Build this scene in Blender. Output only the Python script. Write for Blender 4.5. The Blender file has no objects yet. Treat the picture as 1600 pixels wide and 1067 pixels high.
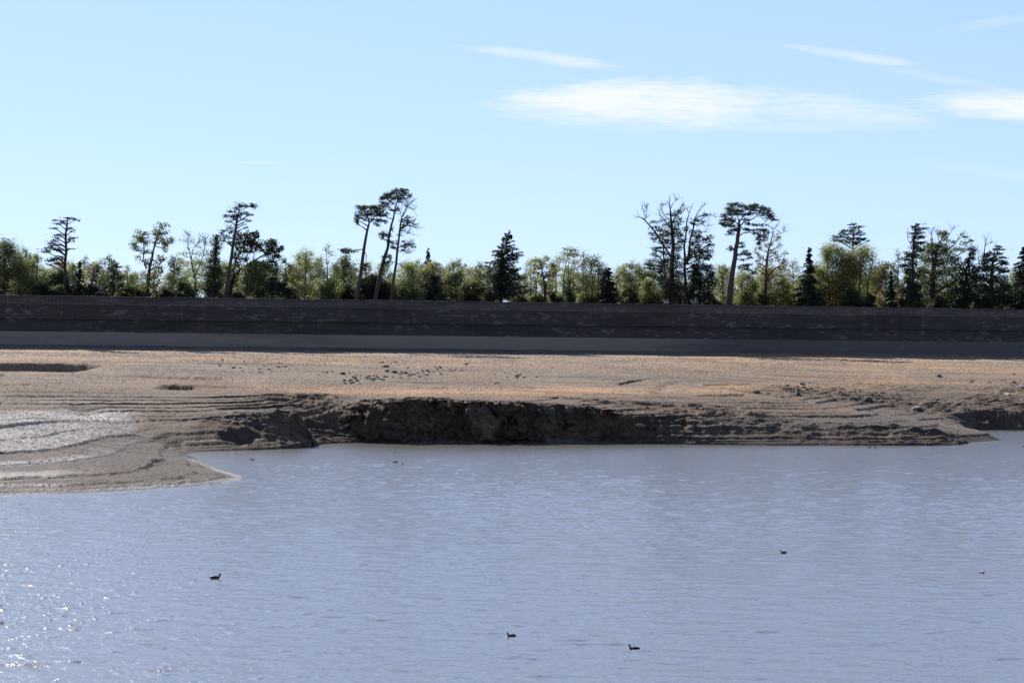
import bpy, math, random
import numpy as np
from mathutils import Matrix, Vector
R = math.radians
scn = bpy.context.scene
col = scn.collection
rng = np.random.default_rng(7)
random.seed(7)

# ---------------------------------------------------------------- camera
F, HZ, EYE = 2986.0, 540.0, 12.7
cd = bpy.data.cameras.new('camera'); cam = bpy.data.objects.new('camera', cd); col.objects.link(cam)
cd.sensor_width = 36; cd.lens = F/1600*36; cd.clip_start = 0.5; cd.clip_end = 30000
M = Matrix.Translation((0, 0, EYE)) @ Matrix.Rotation(R(90)+(HZ-533.5)/F, 4, 'X') @ Matrix.Rotation(R(0.6), 4, 'Z')
cam.matrix_world = M
scn.camera = cam
# ---------------------------------------------------------------- sky, sun, exposure
SUN_AZ, SUN_EL = R(-35), R(38)        # azimuth from +Y towards +X
sun_dir = Vector((math.sin(SUN_AZ)*math.cos(SUN_EL), math.cos(SUN_AZ)*math.cos(SUN_EL), math.sin(SUN_EL)))
sl = bpy.data.lights.new('sun', 'SUN'); sl.energy = 4.7; sl.angle = R(0.53); sl.color = (1, .945, .865)
so = bpy.data.objects.new('sun', sl); col.objects.link(so)
so.rotation_euler = sun_dir.to_track_quat('Z', 'Y').to_euler()
W = bpy.data.worlds.new('World'); scn.world = W; W.use_nodes = True
scn.view_settings.view_transform = 'Standard'; scn.view_settings.look = 'None'
scn.view_settings.exposure = 0.56; scn.view_settings.gamma = 1.0
SKY_STR = 0.1

class NT:
    def __init__(s, tree): s.t = tree; s.t.nodes.clear()
    def n(s, ty, **kw):
        nd = s.t.nodes.new(ty)
        for k, v in kw.items():
            if k.startswith('i_'):
                key = k[2:]
                key = int(key) if key.isdigit() else key.replace('_', ' ')
                s.put(nd.inputs[key], v)
            else: setattr(nd, k, v)
        return nd
    def put(s, sock, v):
        if isinstance(v, bpy.types.NodeSocket): s.t.links.new(v, sock)
        elif isinstance(v, bpy.types.Node): s.t.links.new(v.outputs[0], sock)
        else:
            if isinstance(v, (tuple, list)) and len(v) == 3 and sock.type == 'RGBA': v = (*v, 1)
            sock.default_value = v
    def m(s, op, a, b=0.0, c=None, clamp=False):
        nd = s.n('ShaderNodeMath', operation=op, use_clamp=clamp); s.put(nd.inputs[0], a); s.put(nd.inputs[1], b)
        if c is not None: s.put(nd.inputs[2], c)
        return nd.outputs[0]
    def mix(s, f, a, b, blend='MIX'):
        nd = s.n('ShaderNodeMix', data_type='RGBA', blend_type=blend)
        s.put(nd.inputs[0], f); s.put(nd.inputs[6], a); s.put(nd.inputs[7], b); return nd.outputs[2]
    def noise(s, vec, scale, detail=4, rough=.55, **kw):
        nd = s.n('ShaderNodeTexNoise', **kw); s.put(nd.inputs['Vector'], vec)
        nd.inputs['Scale'].default_value = scale; nd.inputs['Detail'].default_value = detail; nd.inputs['Roughness'].default_value = rough
        return nd.outputs[0]
    def ramp(s, f, stops, interp='LINEAR'):
        nd = s.n('ShaderNodeValToRGB'); s.put(nd.inputs[0], f); cr = nd.color_ramp; cr.interpolation = interp
        while len(cr.elements) < len(stops): cr.elements.new(.5)
        for e, (p, c) in zip(cr.elements, stops):
            e.position = p; e.color = (c, c, c, 1) if not isinstance(c, tuple) else (*c, 1)
        return nd.outputs[0]
    def mapping(s, vec, scale=(1, 1, 1), loc=(0, 0, 0), rot=(0, 0, 0)):
        nd = s.n('ShaderNodeMapping'); s.put(nd.inputs[0], vec); nd.inputs['Scale'].default_value = scale
        nd.inputs['Location'].default_value = loc; nd.inputs['Rotation'].default_value = rot; return nd.outputs[0]

def build_world():
    t = NT(W.node_tree)
    sky = t.n('ShaderNodeTexSky', sky_type='NISHITA'); sky.sun_disc = False
    sky.sun_elevation = SUN_EL; sky.sun_rotation = SUN_AZ; sky.air_density = 1.0; sky.dust_density = 0.1; sky.ozone_density = 2.5
    sky.altitude = 400
    g = t.n('ShaderNodeTexCoord').outputs['Generated']
    sep = t.n('ShaderNodeSeparateXYZ', i_0=g)
    ay = t.m('MAXIMUM', sep.outputs[1], .05)
    u = t.m('DIVIDE', sep.outputs[0], ay); v = t.m('DIVIDE', sep.outputs[2], ay)
    uv = t.n('ShaderNodeCombineXYZ', i_0=u, i_1=v).outputs[0]
    n1 = t.noise(t.mapping(uv, (14, 60, 1), rot=(0, 0, .03)), 1, 6, .6)
    n2 = t.noise(t.mapping(uv, (60, 420, 1), rot=(0, 0, -.06)), 1, 5, .65)
    n3 = t.noise(t.mapping(uv, (22, 900, 1), rot=(0, 0, -.02)), 1, 4, .6)
    wob = t.m('ADD', t.m('MULTIPLY', t.m('SUBTRACT', n1, .5), 2.6), t.m('ADD', t.m('MULTIPLY', t.m('SUBTRACT', n2, .5), 1.5), t.m('MULTIPLY', t.m('SUBTRACT', n3, .5), 1.0)))
    tot = None
    # cloud patches in direction space: centre u,v, half sizes, slant, strength
    for cu, cv, ru, rv, sl_, k in [(.082, .1275, .098, .0125, -.012, 1.15), (.045, .1268, .055, .0115, .03, .8), (.15, .1255, .07, .008, -.05, .6), (.272, .128, .068, .0085, -.04, 1.0),
                                 (.02, .1500, .042, .0035, -.13, .62), (.176, .1535, .038, .0030, -.14, .6), (.225, .1420, .036, .003, -.16, .3), (.255, .172, .03, .003, .12, .22),
                                 (.26, .092, .05, .004, -.12, .16), (.12, .116, .10, .004, .01, .35)]:
        du = t.m('SUBTRACT', u, cu); dv = t.m('SUBTRACT', v, cv)
        dv2 = t.m('SUBTRACT', dv, t.m('MULTIPLY', du, sl_))
        a = t.m('POWER', t.m('ABSOLUTE', t.m('DIVIDE', du, ru)), 2.0); b = t.m('POWER', t.m('ABSOLUTE', t.m('DIVIDE', dv2, rv)), 2.0)
        r = t.m('ADD', a, b)
        e = t.m('SUBTRACT', t.m('ADD', 1.15, wob), r)
        e = t.m('MULTIPLY', t.m('MULTIPLY', e, .62, clamp=True), k)
        tot = e if tot is None else t.m('MAXIMUM', tot, e)
    # short contrail
    du = t.m('DIVIDE', t.m('SUBTRACT', u, -.133), .011); dv = t.m('DIVIDE', t.m('SUBTRACT', v, .0943), .0005)
    ct = t.m('SUBTRACT', 1, t.m('ADD', t.m('POWER', t.m('ABSOLUTE', du), 2.0), t.m('POWER', t.m('ABSOLUTE', dv), 2.0)), clamp=True)
    tot = t.m('MAXIMUM', tot, t.m('MULTIPLY', ct, .5))
    tot = t.m('MULTIPLY', t.m('MINIMUM', tot, .82), t.m('GREATER_THAN', sep.outputs[1], .1))
    # the camera's highlight shoulder on the bright sky: each channel raised to a low power; added weights dim it overhead and away from the sun to cut fill, lift mid-sky to brighten the water
    sc_ = t.n('ShaderNodeSeparateColor', i_0=sky.outputs[0])
    el = t.ramp(sep.outputs[2], [(.0, 1.0), (.19, 1.0), (.34, 1.42), (.5, 1.3), (.8, .42)])
    front = t.ramp(t.m('ADD', t.m('MULTIPLY', t.m('ADD', t.m('MULTIPLY', sep.outputs[1], .82), t.m('MULTIPLY', sep.outputs[0], -.57)), .5), .5), [(.1, .38), (.55, 1.0)])
    k = t.m('MULTIPLY', el, front)
    chs = [t.m('MULTIPLY', t.m('MULTIPLY', t.m('POWER', t.m('MULTIPLY', sc_.outputs[i], .1), .42), q), k) for i, q in enumerate(SKY_TINT)]
    skyc = t.n('ShaderNodeCombineColor', i_0=chs[0], i_1=chs[1], i_2=chs[2]).outputs[0]
    c = t.mix(tot, skyc, CLOUD)
    bg = t.n('ShaderNodeBackground', i_Color=c); bg.inputs[1].default_value = SKY_STR
    t.n('ShaderNodeOutputWorld', i_Surface=bg.outputs[0])
SKY_TINT = (5.3, 6.52, 9.2); CLOUD = (6.8, 6.9, 7.1)
build_world()

# ---------------------------------------------------------------- picture geometry -> world
def ray(px, py):
    v = M.to_3x3() @ Vector(((px-800)/F, -(py-533.5)/F, -1)); return v
def gp(px, py, z=0.0):
    v = ray(px, py); k = (z-EYE)/v.z; return Vector((v.x*k, v.y*k, z))
def at(px, py, Y):
    v = ray(px, py); k = Y/v.y; return Vector((v.x*k, Y, EYE+v.z*k))

# ---------------------------------------------------------------- noise
_p = rng.permutation(256); _p = np.concatenate([_p, _p, _p])
_g = rng.normal(size=(256, 3)); _g /= np.linalg.norm(_g, axis=1)[:, None]
def perlin(x, y, z):
    xi = np.floor(x).astype(int); yi = np.floor(y).astype(int); zi = np.floor(z).astype(int)
    xf = x-xi; yf = y-yi; zf = z-zi
    f = lambda t: t*t*t*(t*(t*6-15)+10)
    u, v, w = f(xf), f(yf), f(zf); out = 0
    for dx in (0, 1):
        for dy in (0, 1):
            for dz in (0, 1):
                h = _p[_p[_p[(xi+dx) & 255]+((yi+dy) & 255)]+((zi+dz) & 255)]
                gr = _g[h]
                d = gr[..., 0]*(xf-dx)+gr[..., 1]*(yf-dy)+gr[..., 2]*(zf-dz)
                out = out+d*(u if dx else 1-u)*(v if dy else 1-v)*(w if dz else 1-w)
    return out*1.5
def fbm(x, y, z=0.0, o=4, g=.5):
    z = z+0*x; s = 0; a = 1; t = 0
    for i in range(o):
        s = s+a*perlin(x*2**i+i*17.3, y*2**i+i*5.1, z*2**i+i*9.7); t += a; a *= g
    return s/t
def ridged(x, y, z=0.0, o=4):
    z = z+0*x; s = 0; a = 1; t = 0
    for i in range(o):
        s = s+a*(1-2*np.abs(perlin(x*2**i+i*7.3, y*2**i+i*3.1, z*2**i+i*1.7))); t += a; a *= .5
    return s/t
_wr = rng.random((4096, 4))
def cells(x, y, z):
    """cell noise: value of the nearest cell and distance to the border"""
    xi, yi, zi = np.floor(x), np.floor(y), np.floor(z); d1 = np.full(x.shape, 9.); d2 = d1.copy(); val = 0*x
    for dx in (-1, 0, 1):
        for dy in (-1, 0, 1):
            for dz in (-1, 0, 1):
                a, b, c = xi+dx, yi+dy, zi+dz; h = ((a*73856093).astype(np.int64) ^ (b*19349663).astype(np.int64) ^ (c*83492791).astype(np.int64)) & 4095
                r = _wr[h]; d = np.sqrt((a+r[..., 0]-x)**2+(b+r[..., 1]-y)**2+(c+r[..., 2]-z)**2)
                nr = d < d1; d2 = np.where(nr, d1, np.minimum(d2, d)); val = np.where(nr, r[..., 3], val); d1 = np.minimum(d1, d)
    return val, d2-d1
def sstep(a, b, x):
    t = np.clip((x-a)/(b-a), 0, 1); return t*t*(3-2*t)

# ---------------------------------------------------------------- object helpers
def tag(o, label=None, cat=None, group=None, kind=None):
    if label: o['label'] = label
    if cat: o['category'] = cat
    if group: o['group'] = group
    if kind: o['kind'] = kind
    return o
def empty(name, loc, rz=0.0):
    o = bpy.data.objects.new(name, None); col.objects.link(o); o.location = loc; o.rotation_euler = (0, 0, rz)
    o.empty_display_size = .3; return o
def mesh_np(name, V, Fq, mats, parent=None, smooth=False, fm=None):
    """V (n,3), Fq list of arrays with faces of constant size"""
    me = bpy.data.meshes.new(name); V = np.asarray(V, dtype=np.float32)
    loops = np.concatenate([np.asarray(f, dtype=np.int32).ravel() for f in Fq]) if Fq else np.zeros(0, np.int32)
    tots = np.concatenate([np.full(len(f), np.asarray(f).shape[1], dtype=np.int32) for f in Fq])
    starts = np.concatenate([[0], np.cumsum(tots)[:-1]]).astype(np.int32)
    me.vertices.add(len(V)); me.vertices.foreach_set('co', V.ravel())
    me.loops.add(len(loops)); me.loops.foreach_set('vertex_index', loops)
    me.polygons.add(len(tots)); me.polygons.foreach_set('loop_start', starts)
    me.polygons.foreach_set('loop_total', tots)
    if smooth: me.polygons.foreach_set('use_smooth', np.ones(len(tots), dtype=bool))
    for m_ in (mats if isinstance(mats, (list, tuple)) else [mats]): me.materials.append(m_)
    if fm is not None: me.polygons.foreach_set('material_index', np.asarray(fm, dtype=np.int32))
    me.update(calc_edges=True); me.validate()
    o = bpy.data.objects.new(name, me); col.objects.link(o)
    if parent: o.parent = parent
    return o

class Tubes:
    def __init__(s): s.V = []; s.F = []; s.n = 0
    def add(s, pts, rad, k=6, cap=True):
        pts = [Vector(p) for p in pts]; m = len(pts)
        if m < 2: return
        ring = []
        for i, p in enumerate(pts):
            d = (pts[min(i+1, m-1)]-pts[max(i-1, 0)])
            if d.length < 1e-6: d = Vector((0, 0, 1))
            d.normalize(); a = d.cross(Vector((.31, .87, .11))).normalized(); b = d.cross(a)
            r = rad[i] if hasattr(rad, '__len__') else rad
            for j in range(k):
                t = 2*math.pi*j/k; ring.append(p+a*(math.cos(t)*r)+b*(math.sin(t)*r))
        s.V += [tuple(v) for v in ring]
        for i in range(m-1):
            for j in range(k):
                q = s.n+i*k; s.F.append((q+j, q+(j+1) % k, q+k+(j+1) % k, q+k+j))
        s.n += m*k
    def build(s, name, mat, parent=None):
        return mesh_np(name, s.V, [np.array(s.F)], mat, parent, smooth=True)

def bezier(a, b, c, n=5):
    return [a*(1-t)**2+b*2*t*(1-t)+c*t*t for t in [i/n for i in range(n+1)]]

# ---------------------------------------------------------------- materials
def mat(name, fn):
    m_ = bpy.data.materials.new(name); m_.use_nodes = True; t = NT(m_.node_tree); fn(t); return m_
def pos(t): return t.n('ShaderNodeNewGeometry').outputs['Position']
def out(t, sh, disp=None):
    o = t.n('ShaderNodeOutputMaterial', i_Surface=sh)
def bump(t, h, strength, dist):
    return t.n('ShaderNodeBump', i_Height=h, i_Strength=strength, i_Distance=dist).outputs[0]

def ground_mat(t):
    p = pos(t); sx = t.n('ShaderNodeSeparateXYZ', i_0=p); z = sx.outputs[2]; x = sx.outputs[0]
    att = lambda nm: t.n('ShaderNodeAttribute', attribute_name=nm).outputs['Fac']
    rock, orange, sheen, wet = att('rock'), att('orange'), att('sheen'), att('wet')
    big = t.noise(p, .035, 4, .5); mid = t.noise(t.mapping(p, (.22, .5, 1)), 1, 5, .6)
    fine = t.noise(t.mapping(p, (1, .35, 1)), 2.2, 5, .75); peb = t.noise(t.mapping(p, (1, .25, 1)), 4.5, 3, .75); streak = t.noise(t.mapping(p, (.05, .28, .6)), 1, 6, .7)
    zz = t.m('ADD', z, t.m('MULTIPLY', t.m('SUBTRACT', mid, .5), .55))
    lay = t.noise(t.n('ShaderNodeCombineXYZ', i_0=t.m('MULTIPLY', x, .012), i_2=t.m('MULTIPLY', zz, 2.3)).outputs[0], 1, 5, .7)
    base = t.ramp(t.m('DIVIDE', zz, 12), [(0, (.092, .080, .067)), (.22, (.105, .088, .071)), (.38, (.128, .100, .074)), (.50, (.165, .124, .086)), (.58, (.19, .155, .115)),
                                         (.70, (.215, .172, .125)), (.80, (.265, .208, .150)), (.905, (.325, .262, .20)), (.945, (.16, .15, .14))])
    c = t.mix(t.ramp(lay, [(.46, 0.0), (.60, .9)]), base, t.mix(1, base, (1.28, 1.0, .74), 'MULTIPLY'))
    c = t.mix(t.ramp(lay, [(.33, .9), (.44, 0.0)]), c, t.mix(1, base, (.50, .50, .52), 'MULTIPLY'))
    c = t.mix(t.m('MULTIPLY', orange, .9), c, (.40, .245, .125))
    c = t.mix(t.ramp(big, [(.42, 0.0), (.62, .4)]), c, t.mix(1, c, (1.12, .98, .92), 'MULTIPLY'))
    rk0 = t.ramp(t.noise(t.mapping(p, (1, 1, .8)), .13, 4, .6), [(.48, 0.0), (.62, 1.0)]); rk = t.mix(t.ramp(t.noise(t.mapping(p, (1, 1, .5)), .45, 6, .7), [(.3, 0.0), (.7, 1.0)]), (.036, .022, .014), (.135, .088, .056)); rk = t.mix(t.m('MULTIPLY', rk0, .75), rk, (.20, .155, .115))
    c = t.mix(rock, c, rk)
    c = t.mix(t.m('MULTIPLY', sheen, .8), c, (.27, .25, .235))  # wet-mud glare painted in as pale colour, along with pale treads and shore edge
    c = t.mix(t.ramp(streak, [(.38, 1.0), (.49, 0.0)]), c, t.mix(1, c, (.58, .56, .55), 'MULTIPLY'))
    c = t.mix(t.ramp(streak, [(.52, 0.0), (.64, .9)]), c, t.mix(1, c, (1.25, 1.15, 1.02), 'MULTIPLY'))
    # stains, pebbles, cracked crust
    c = t.mix(t.ramp(fine, [(.36, .85), (.50, 0.0)]), c, t.mix(1, c, (.42, .40, .41), 'MULTIPLY'))
    c = t.mix(t.ramp(peb, [(.56, 0.0), (.68, .55)]), c, t.mix(1, c, (1.45, 1.42, 1.4), 'MULTIPLY'))
    c = t.mix(wet, c, t.mix(1, c, (.5, .45, .40), 'MULTIPLY'))
    rv = t.n('ShaderNodeTexVoronoi', feature='F1', i_Vector=t.mapping(p, (1, 1, 1.3), rot=(.2, .5, 0)), i_Scale=1.3)
    c = t.mix(t.m('MULTIPLY', rock, t.m('MULTIPLY', rv.outputs['Color'], .45)), c, t.mix(1, c, (.4, .38, .38), 'MULTIPLY'))
    h = t.m('ADD', t.m('MULTIPLY', fine, .5), t.m('MULTIPLY', peb, .3)); h = t.m('ADD', h, t.m('MULTIPLY', lay, .8))
    vor = t.n('ShaderNodeTexVoronoi', feature='DISTANCE_TO_EDGE', i_Vector=p, i_Scale=1.6).outputs[0]
    h = t.m('ADD', h, t.m('MULTIPLY', t.m('MINIMUM', vor, .12), 1.5))
    h = t.m('ADD', h, t.m('MULTIPLY', rock, t.m('MULTIPLY', rv.outputs['Distance'], 1.6)))
    rough = t.m('SUBTRACT', .92, t.m('MULTIPLY', sheen, .33))
    b = t.n('ShaderNodeBsdfPrincipled', i_Base_Color=c, i_Roughness=rough, i_Normal=bump(t, h, .8, .22))
    b.inputs['Specular IOR Level'].default_value = .35
    out(t, b.outputs[0])

def water_mat(t):
    p = pos(t)
    h = t.m('ADD', t.noise(t.mapping(p, (.8, 1.0, 1)), 5, 2, .6), t.m('MULTIPLY', t.noise(p, 13, 2, .6), .3))
    mud = t.mix(t.noise(t.mapping(p, (.1, .3, 1)), 1, 4, .6), (.078, .075, .064), (.118, .103, .084))
    b = t.n('ShaderNodeBsdfPrincipled', i_Base_Color=mud, i_Roughness=.25, i_IOR=3.3, i_Normal=bump(t, h, 1.0, .045))
    # smooth skin of the same water that shows the ripples
    b2 = t.n('ShaderNodeBsdfPrincipled', i_Base_Color=(.185, .155, .11), i_Roughness=.09, i_IOR=2.7, i_Normal=bump(t, h, 1.0, .03))
    b3 = t.n('ShaderNodeBsdfPrincipled', i_Base_Color=mud, i_Roughness=.02, i_IOR=2.4)
    ms = t.n('ShaderNodeMixShader', i_0=.48); t.put(ms.inputs[1], b.outputs[0]); t.put(ms.inputs[2], b2.outputs[0])
    m2 = t.n('ShaderNodeMixShader', i_0=.10); t.put(m2.inputs[1], ms.outputs[0]); t.put(m2.inputs[2], b3.outputs[0])
    out(t, m2.outputs[0])

def masonry(t, dark, light, bw=1.1, rh=.42, patch=(.22, .19, .2), lichen=.0, low=0.0):
    o = t.n('ShaderNodeTexCoord').outputs['Object']; s = t.n('ShaderNodeSeparateXYZ', i_0=o)
    uv = t.n('ShaderNodeCombineXYZ', i_0=s.outputs[0], i_1=s.outputs[2]).outputs[0]
    br = t.n('ShaderNodeTexBrick', i_Vector=uv, i_Scale=1.0); br.inputs['Brick Width'].default_value = bw; br.inputs['Row Height'].default_value = rh
    br.inputs['Mortar Size'].default_value = .025; br.inputs['Color1'].default_value = (0, 0, 0, 1); br.inputs['Color2'].default_value = (1, 1, 1, 1)
    br.inputs['Mortar'].default_value = (.2, .2, .2, 1); br.inputs['Bias'].default_value = 0
    br.offset_frequency = 2
    n = t.noise(t.mapping(uv, (1, 3, 1)), .35, 5, .6); n2 = t.noise(uv, 3.2, 5, .7)
    cell = t.mix(.5, br.outputs[0], t.mix(1, n, n2, 'MULTIPLY'))
    c = t.mix(t.ramp(n2, [(.3, 0.0), (.7, 1.0)]), dark, light)
    # single renewed or weathered blocks gathered in broad fields, and stains running down
    nf = t.noise(t.mapping(uv, (.05, .35, 1)), 1, 3, .6)
    pick = t.m('MULTIPLY', t.ramp(br.outputs[0], [(.62, 0.0), (.75, 1.0)]), t.ramp(t.m('ADD', t.m('MULTIPLY', n, .6), t.m('MULTIPLY', nf, .4)), [(.50, 0.0), (.57, 1.0)]))
    c = t.mix(t.m('MULTIPLY', pick, .75), c, patch)
    c = t.mix(t.ramp(nf, [(.38, .6), (.5, 0.0)]), c, t.mix(1, c, (.5, .48, .5), 'MULTIPLY'))
    c = t.mix(t.ramp(t.noise(t.mapping(uv, (.5, .06, 1)), 1, 4, .7), [(.52, 0.0), (.66, .55)]), c, t.mix(1, c, (1.7, 1.6, 1.55), 'MULTIPLY'))
    c = t.mix(t.m('MULTIPLY', t.ramp(t.noise(uv, 6, 3, .7), [(.6, 0.0), (.68, 1.0)]), lichen), c, (.45, .43, .43))
    c = t.mix(br.outputs['Fac'], c, tuple(v*.5 for v in dark))
    h = t.m('SUBTRACT', t.m('MULTIPLY', n2, .4), t.m('MULTIPLY', br.outputs['Fac'], .8))
    b = t.n('ShaderNodeBsdfPrincipled', i_Base_Color=c, i_Roughness=.9, i_Normal=bump(t, h, .6, .06))
    out(t, b.outputs[0])

def plinth_mat(t):
    o = t.n('ShaderNodeTexCoord').outputs['Object']; s = t.n('ShaderNodeSeparateXYZ', i_0=o)
    uv = t.n('ShaderNodeCombineXYZ', i_0=s.outputs[0], i_1=s.outputs[2]).outputs[0]
    n = t.noise(t.mapping(uv, (.03, .5, 1)), 1, 5, .6); n2 = t.noise(t.mapping(uv, (.5, 1.4, 1)), 1, 5, .65)
    c = t.mix(n2, (.255, .21, .16), (.36, .30, .235))
    side = t.ramp(t.m('ADD', t.m('DIVIDE', s.outputs[0], 240), t.m('ADD', .5, t.m('MULTIPLY', t.m('SUBTRACT', n2, .5), .12))), [(.60, 0.0), (.72, .85)])
    c = t.mix(side, c, (.115, .105, .11))
    blot = t.m('MULTIPLY', t.ramp(t.noise(t.mapping(uv, (.22, .5, 1)), 1, 3, .5), [(.62, 0.0), (.70, .8)]), t.ramp(t.m('ADD', t.m('DIVIDE', s.outputs[0], 240), .5), [(.80, 0.0), (.88, 1.0)]))
    c = t.mix(blot, c, (.33, .30, .30))
    c = t.mix(t.ramp(n, [(.4, .35), (.5, 0.0)]), c, (.09, .08, .075))
    b = t.n('ShaderNodeBsdfPrincipled', i_Base_Color=c, i_Roughness=.85, i_Normal=bump(t, n2, .3, .05))
    out(t, b.outputs[0])

def leafmat(name, c1, c2, trans=.45, rough=.6):
    def fn(t):
        p = pos(t); n = t.noise(p, .45, 3, .6); n2 = t.noise(p, 3.0, 2, .5)
        c = t.mix(t.ramp(t.m('ADD', t.m('MULTIPLY', n, .6), t.m('MULTIPLY', n2, .4)), [(.38, 0.0), (.62, 1.0)]), c1, c2)
        d = t.n('ShaderNodeBsdfPrincipled', i_Base_Color=c, i_Roughness=rough)
        d.inputs['Specular IOR Level'].default_value = .3
        tr = t.n('ShaderNodeBsdfTranslucent', i_Color=t.mix(1, c, (1.32, 1.34, 1.0), 'MULTIPLY'))
        ms = t.n('ShaderNodeMixShader', i_0=trans); t.put(ms.inputs[1], d.outputs[0]); t.put(ms.inputs[2], tr.outputs[0])
        out(t, ms.outputs[0])
    return mat(name, fn)
def barkmat(name, c1, c2):
    def fn(t):
        o = pos(t); n = t.noise(t.mapping(o, (3, 3, .7)), 1, 4, .6)
        b = t.n('ShaderNodeBsdfPrincipled', i_Base_Color=t.mix(n, c1, c2), i_Roughness=.9, i_Normal=bump(t, n, .6, .05)); out(t, b.outputs[0])
    return mat(name, fn)
def plain(name, c, rough=.7, spec=.4):
    def fn(t):
        n = t.noise(t.n('ShaderNodeTexCoord').outputs['Object'], 9, 3, .6)
        cc = t.mix(n, tuple(v*.85 for v in c), tuple(min(1, v*1.15) for v in c))
        b = t.n('ShaderNodeBsdfPrincipled', i_Base_Color=cc, i_Roughness=rough); b.inputs['Specular IOR Level'].default_value = spec; out(t, b.outputs[0])
    return mat(name, fn)

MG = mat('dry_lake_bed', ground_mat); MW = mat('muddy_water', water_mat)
MWALL = mat('old_masonry', lambda t: masonry(t, (.046, .036, .029), (.110, .088, .070), 1.5, .44, patch=(.21, .17, .14), lichen=.22))
MPAR = mat('parapet_masonry', lambda t: masonry(t, (.068, .057, .050), (.14, .12, .105), 1.6, .55, patch=(.20, .15, .145), lichen=.8))
MCOP = mat('coping_stone', lambda t: masonry(t, (.12, .10, .10), (.17, .15, .15), 1.8, .5, patch=(.2, .17, .17), lichen=.5))
MPL = mat('mud_coated_plinth', plinth_mat)
ML = {
 'olive': leafmat('olive_leaves', (0.108, 0.123, 0.056), (0.198, 0.208, 0.096), .55),
 'green': leafmat('green_leaves', (0.091, 0.118, 0.056), (0.167, 0.194, 0.093), .52),
 'yellow': leafmat('yellow_green_leaves', (0.175, 0.194, 0.084), (0.294, 0.299, 0.138), .6),
 'pale': leafmat('pale_leaves', (0.239, 0.267, 0.153), (0.371, 0.396, 0.239), .55),
 'dark': leafmat('dark_leaves', (0.042, 0.056, 0.032), (0.079, 0.092, 0.049), .35),
 'conifer': leafmat('conifer_needles', (0.022, 0.033, 0.024), (0.042, 0.058, 0.038), .18),
 'pine': leafmat('pine_needles', (0.047, 0.067, 0.038), (0.089, 0.111, 0.058), .3),
 'rust': leafmat('autumn_leaves', (0.167, 0.144, 0.080), (0.275, 0.232, 0.126), .55),
}
MB_ = barkmat('dark_bark', (.030, .024, .022), (.060, .050, .044)); MBP = barkmat('pine_bark', (.05, .038, .034), (.10, .076, .068))
MBG = barkmat('grey_bark', (.09, .08, .07), (.16, .145, .13))

# ---------------------------------------------------------------- terrain
SH = [(-900, 800), (-300, 783), (0, 774), (100, 771.5), (200, 766), (270, 761), (330, 757), (365, 753), (385, 748), (378, 742), (350, 735), (325, 726), (305, 716), (290, 709.5),
      (305, 706.5), (340, 705), (400, 703), (450, 701), (480, 699.5), (492, 697), (505, 693.5), (530, 692), (570, 691.5), (600, 692), (700, 692), (800, 692), (900, 692.5), (1000, 693.5),
      (1100, 694.5), (1200, 695.5), (1300, 695.5), (1400, 696), (1495, 695.5), (1520, 691), (1565, 687.5), (1552, 682), (1530, 677), (1512, 672.8), (1540, 671.5), (1600, 672), (1700, 672.5), (2000, 680), (2600, 700)]
# cliff profile along the shore: rise height, width of that rise, slope after it
PR = [(.25, 3, .050), (.25, 3, .050), (.2, 2, .052), (.2, 2, .052), (.2, 2, .052), (.2, 2, .055), (.2, 2, .055), (.15, 3, .05), (.1, 3, .06), (.1, 3, .07), (.1, 2.5, .09), (.15, 2, .12), (.2, 2, .15), (.5, 3, .16),
      (1.2, 6, .15), (2.1, 9.0, .12), (2.8, 11.0, .10), (3.1, 12, .09), (3.4, 11.0, .09), (3.8, 2.6, .09), (1.2, 6.5, .22), (1.4, 7, .22), (4.2, 3.0, .2), (5.1, 2.1, .1), (5.8, 1.7, .05), (5.6, 1.7, .05), (4.7, 2.4, .07), (3.4, 5.0, .10),
      (2.6, 5.5, .12), (2.0, 5.5, .12), (1.7, 5, .13), (1.4, 4.5, .13), (1.2, 4, .13), (.9, 3, .16), (.5, 2, .16), (.5, 2.5, .14), (.8, 3, .11), (1.6, 3.5, .12), (2.6, 4, .1), (2.6, 4, .1), (2.6, 4, .1), (2, 6, .08), (2, 6, .08)]
SP = np.array([gp(a, b)[:2] for a, b in SH]); PRa = np.array(PR)
def shore_sdf(x, y):
    """distance inland (+) from the shore polyline, and interpolated profile"""
    shp = x.shape; x = x.ravel(); y = y.ravel()
    best = np.full(x.shape, 1e9); wsum = np.zeros(x.shape); par = np.zeros((len(x), 3)); side = np.zeros(x.shape, dtype=bool)
    for i in range(len(SP)-1):
        a, b = SP[i], SP[i+1]; d = b-a; L2 = d@d
        t = np.clip(((x-a[0])*d[0]+(y-a[1])*d[1])/L2, 0, 1)
        dist = np.hypot(x-a[0]-t*d[0], y-a[1]-t*d[1]); best = np.minimum(best, dist)
        w = math.sqrt(L2)/(dist+.8)**5
        par += w[:, None]*(PRa[i][None]*(1-t)[:, None]+PRa[i+1][None]*t[:, None]); wsum += w
        # crossings of a ray towards +Y
        c = ((a[0] <= x) != (b[0] <= x)); yy = a[1]+(x-a[0])*d[1]/(d[0] if abs(d[0]) > 1e-9 else 1e-9)
        side ^= c & (yy > y)
    par /= wsum[:, None]
    sd = np.where(side, -best, best)     # above an odd number of shore lines = lake
    sd = np.where((x < SP[0][0]) | (x > SP[-1][0]), y-np.where(x < 0, SP[0][1], SP[-1][1]), sd)
    return sd.reshape(shp), par.reshape(shp+(3,))
def wallY(x): return 419+.17*x
PLY = [0, 150, 200, 262, 300, 350, 385, 407, 419, 424]; PLZ = [1, 2.0, 3.4, 6.1, 7.4, 9.1, 10.15, 10.75, 11.8, 12.0]
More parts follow.
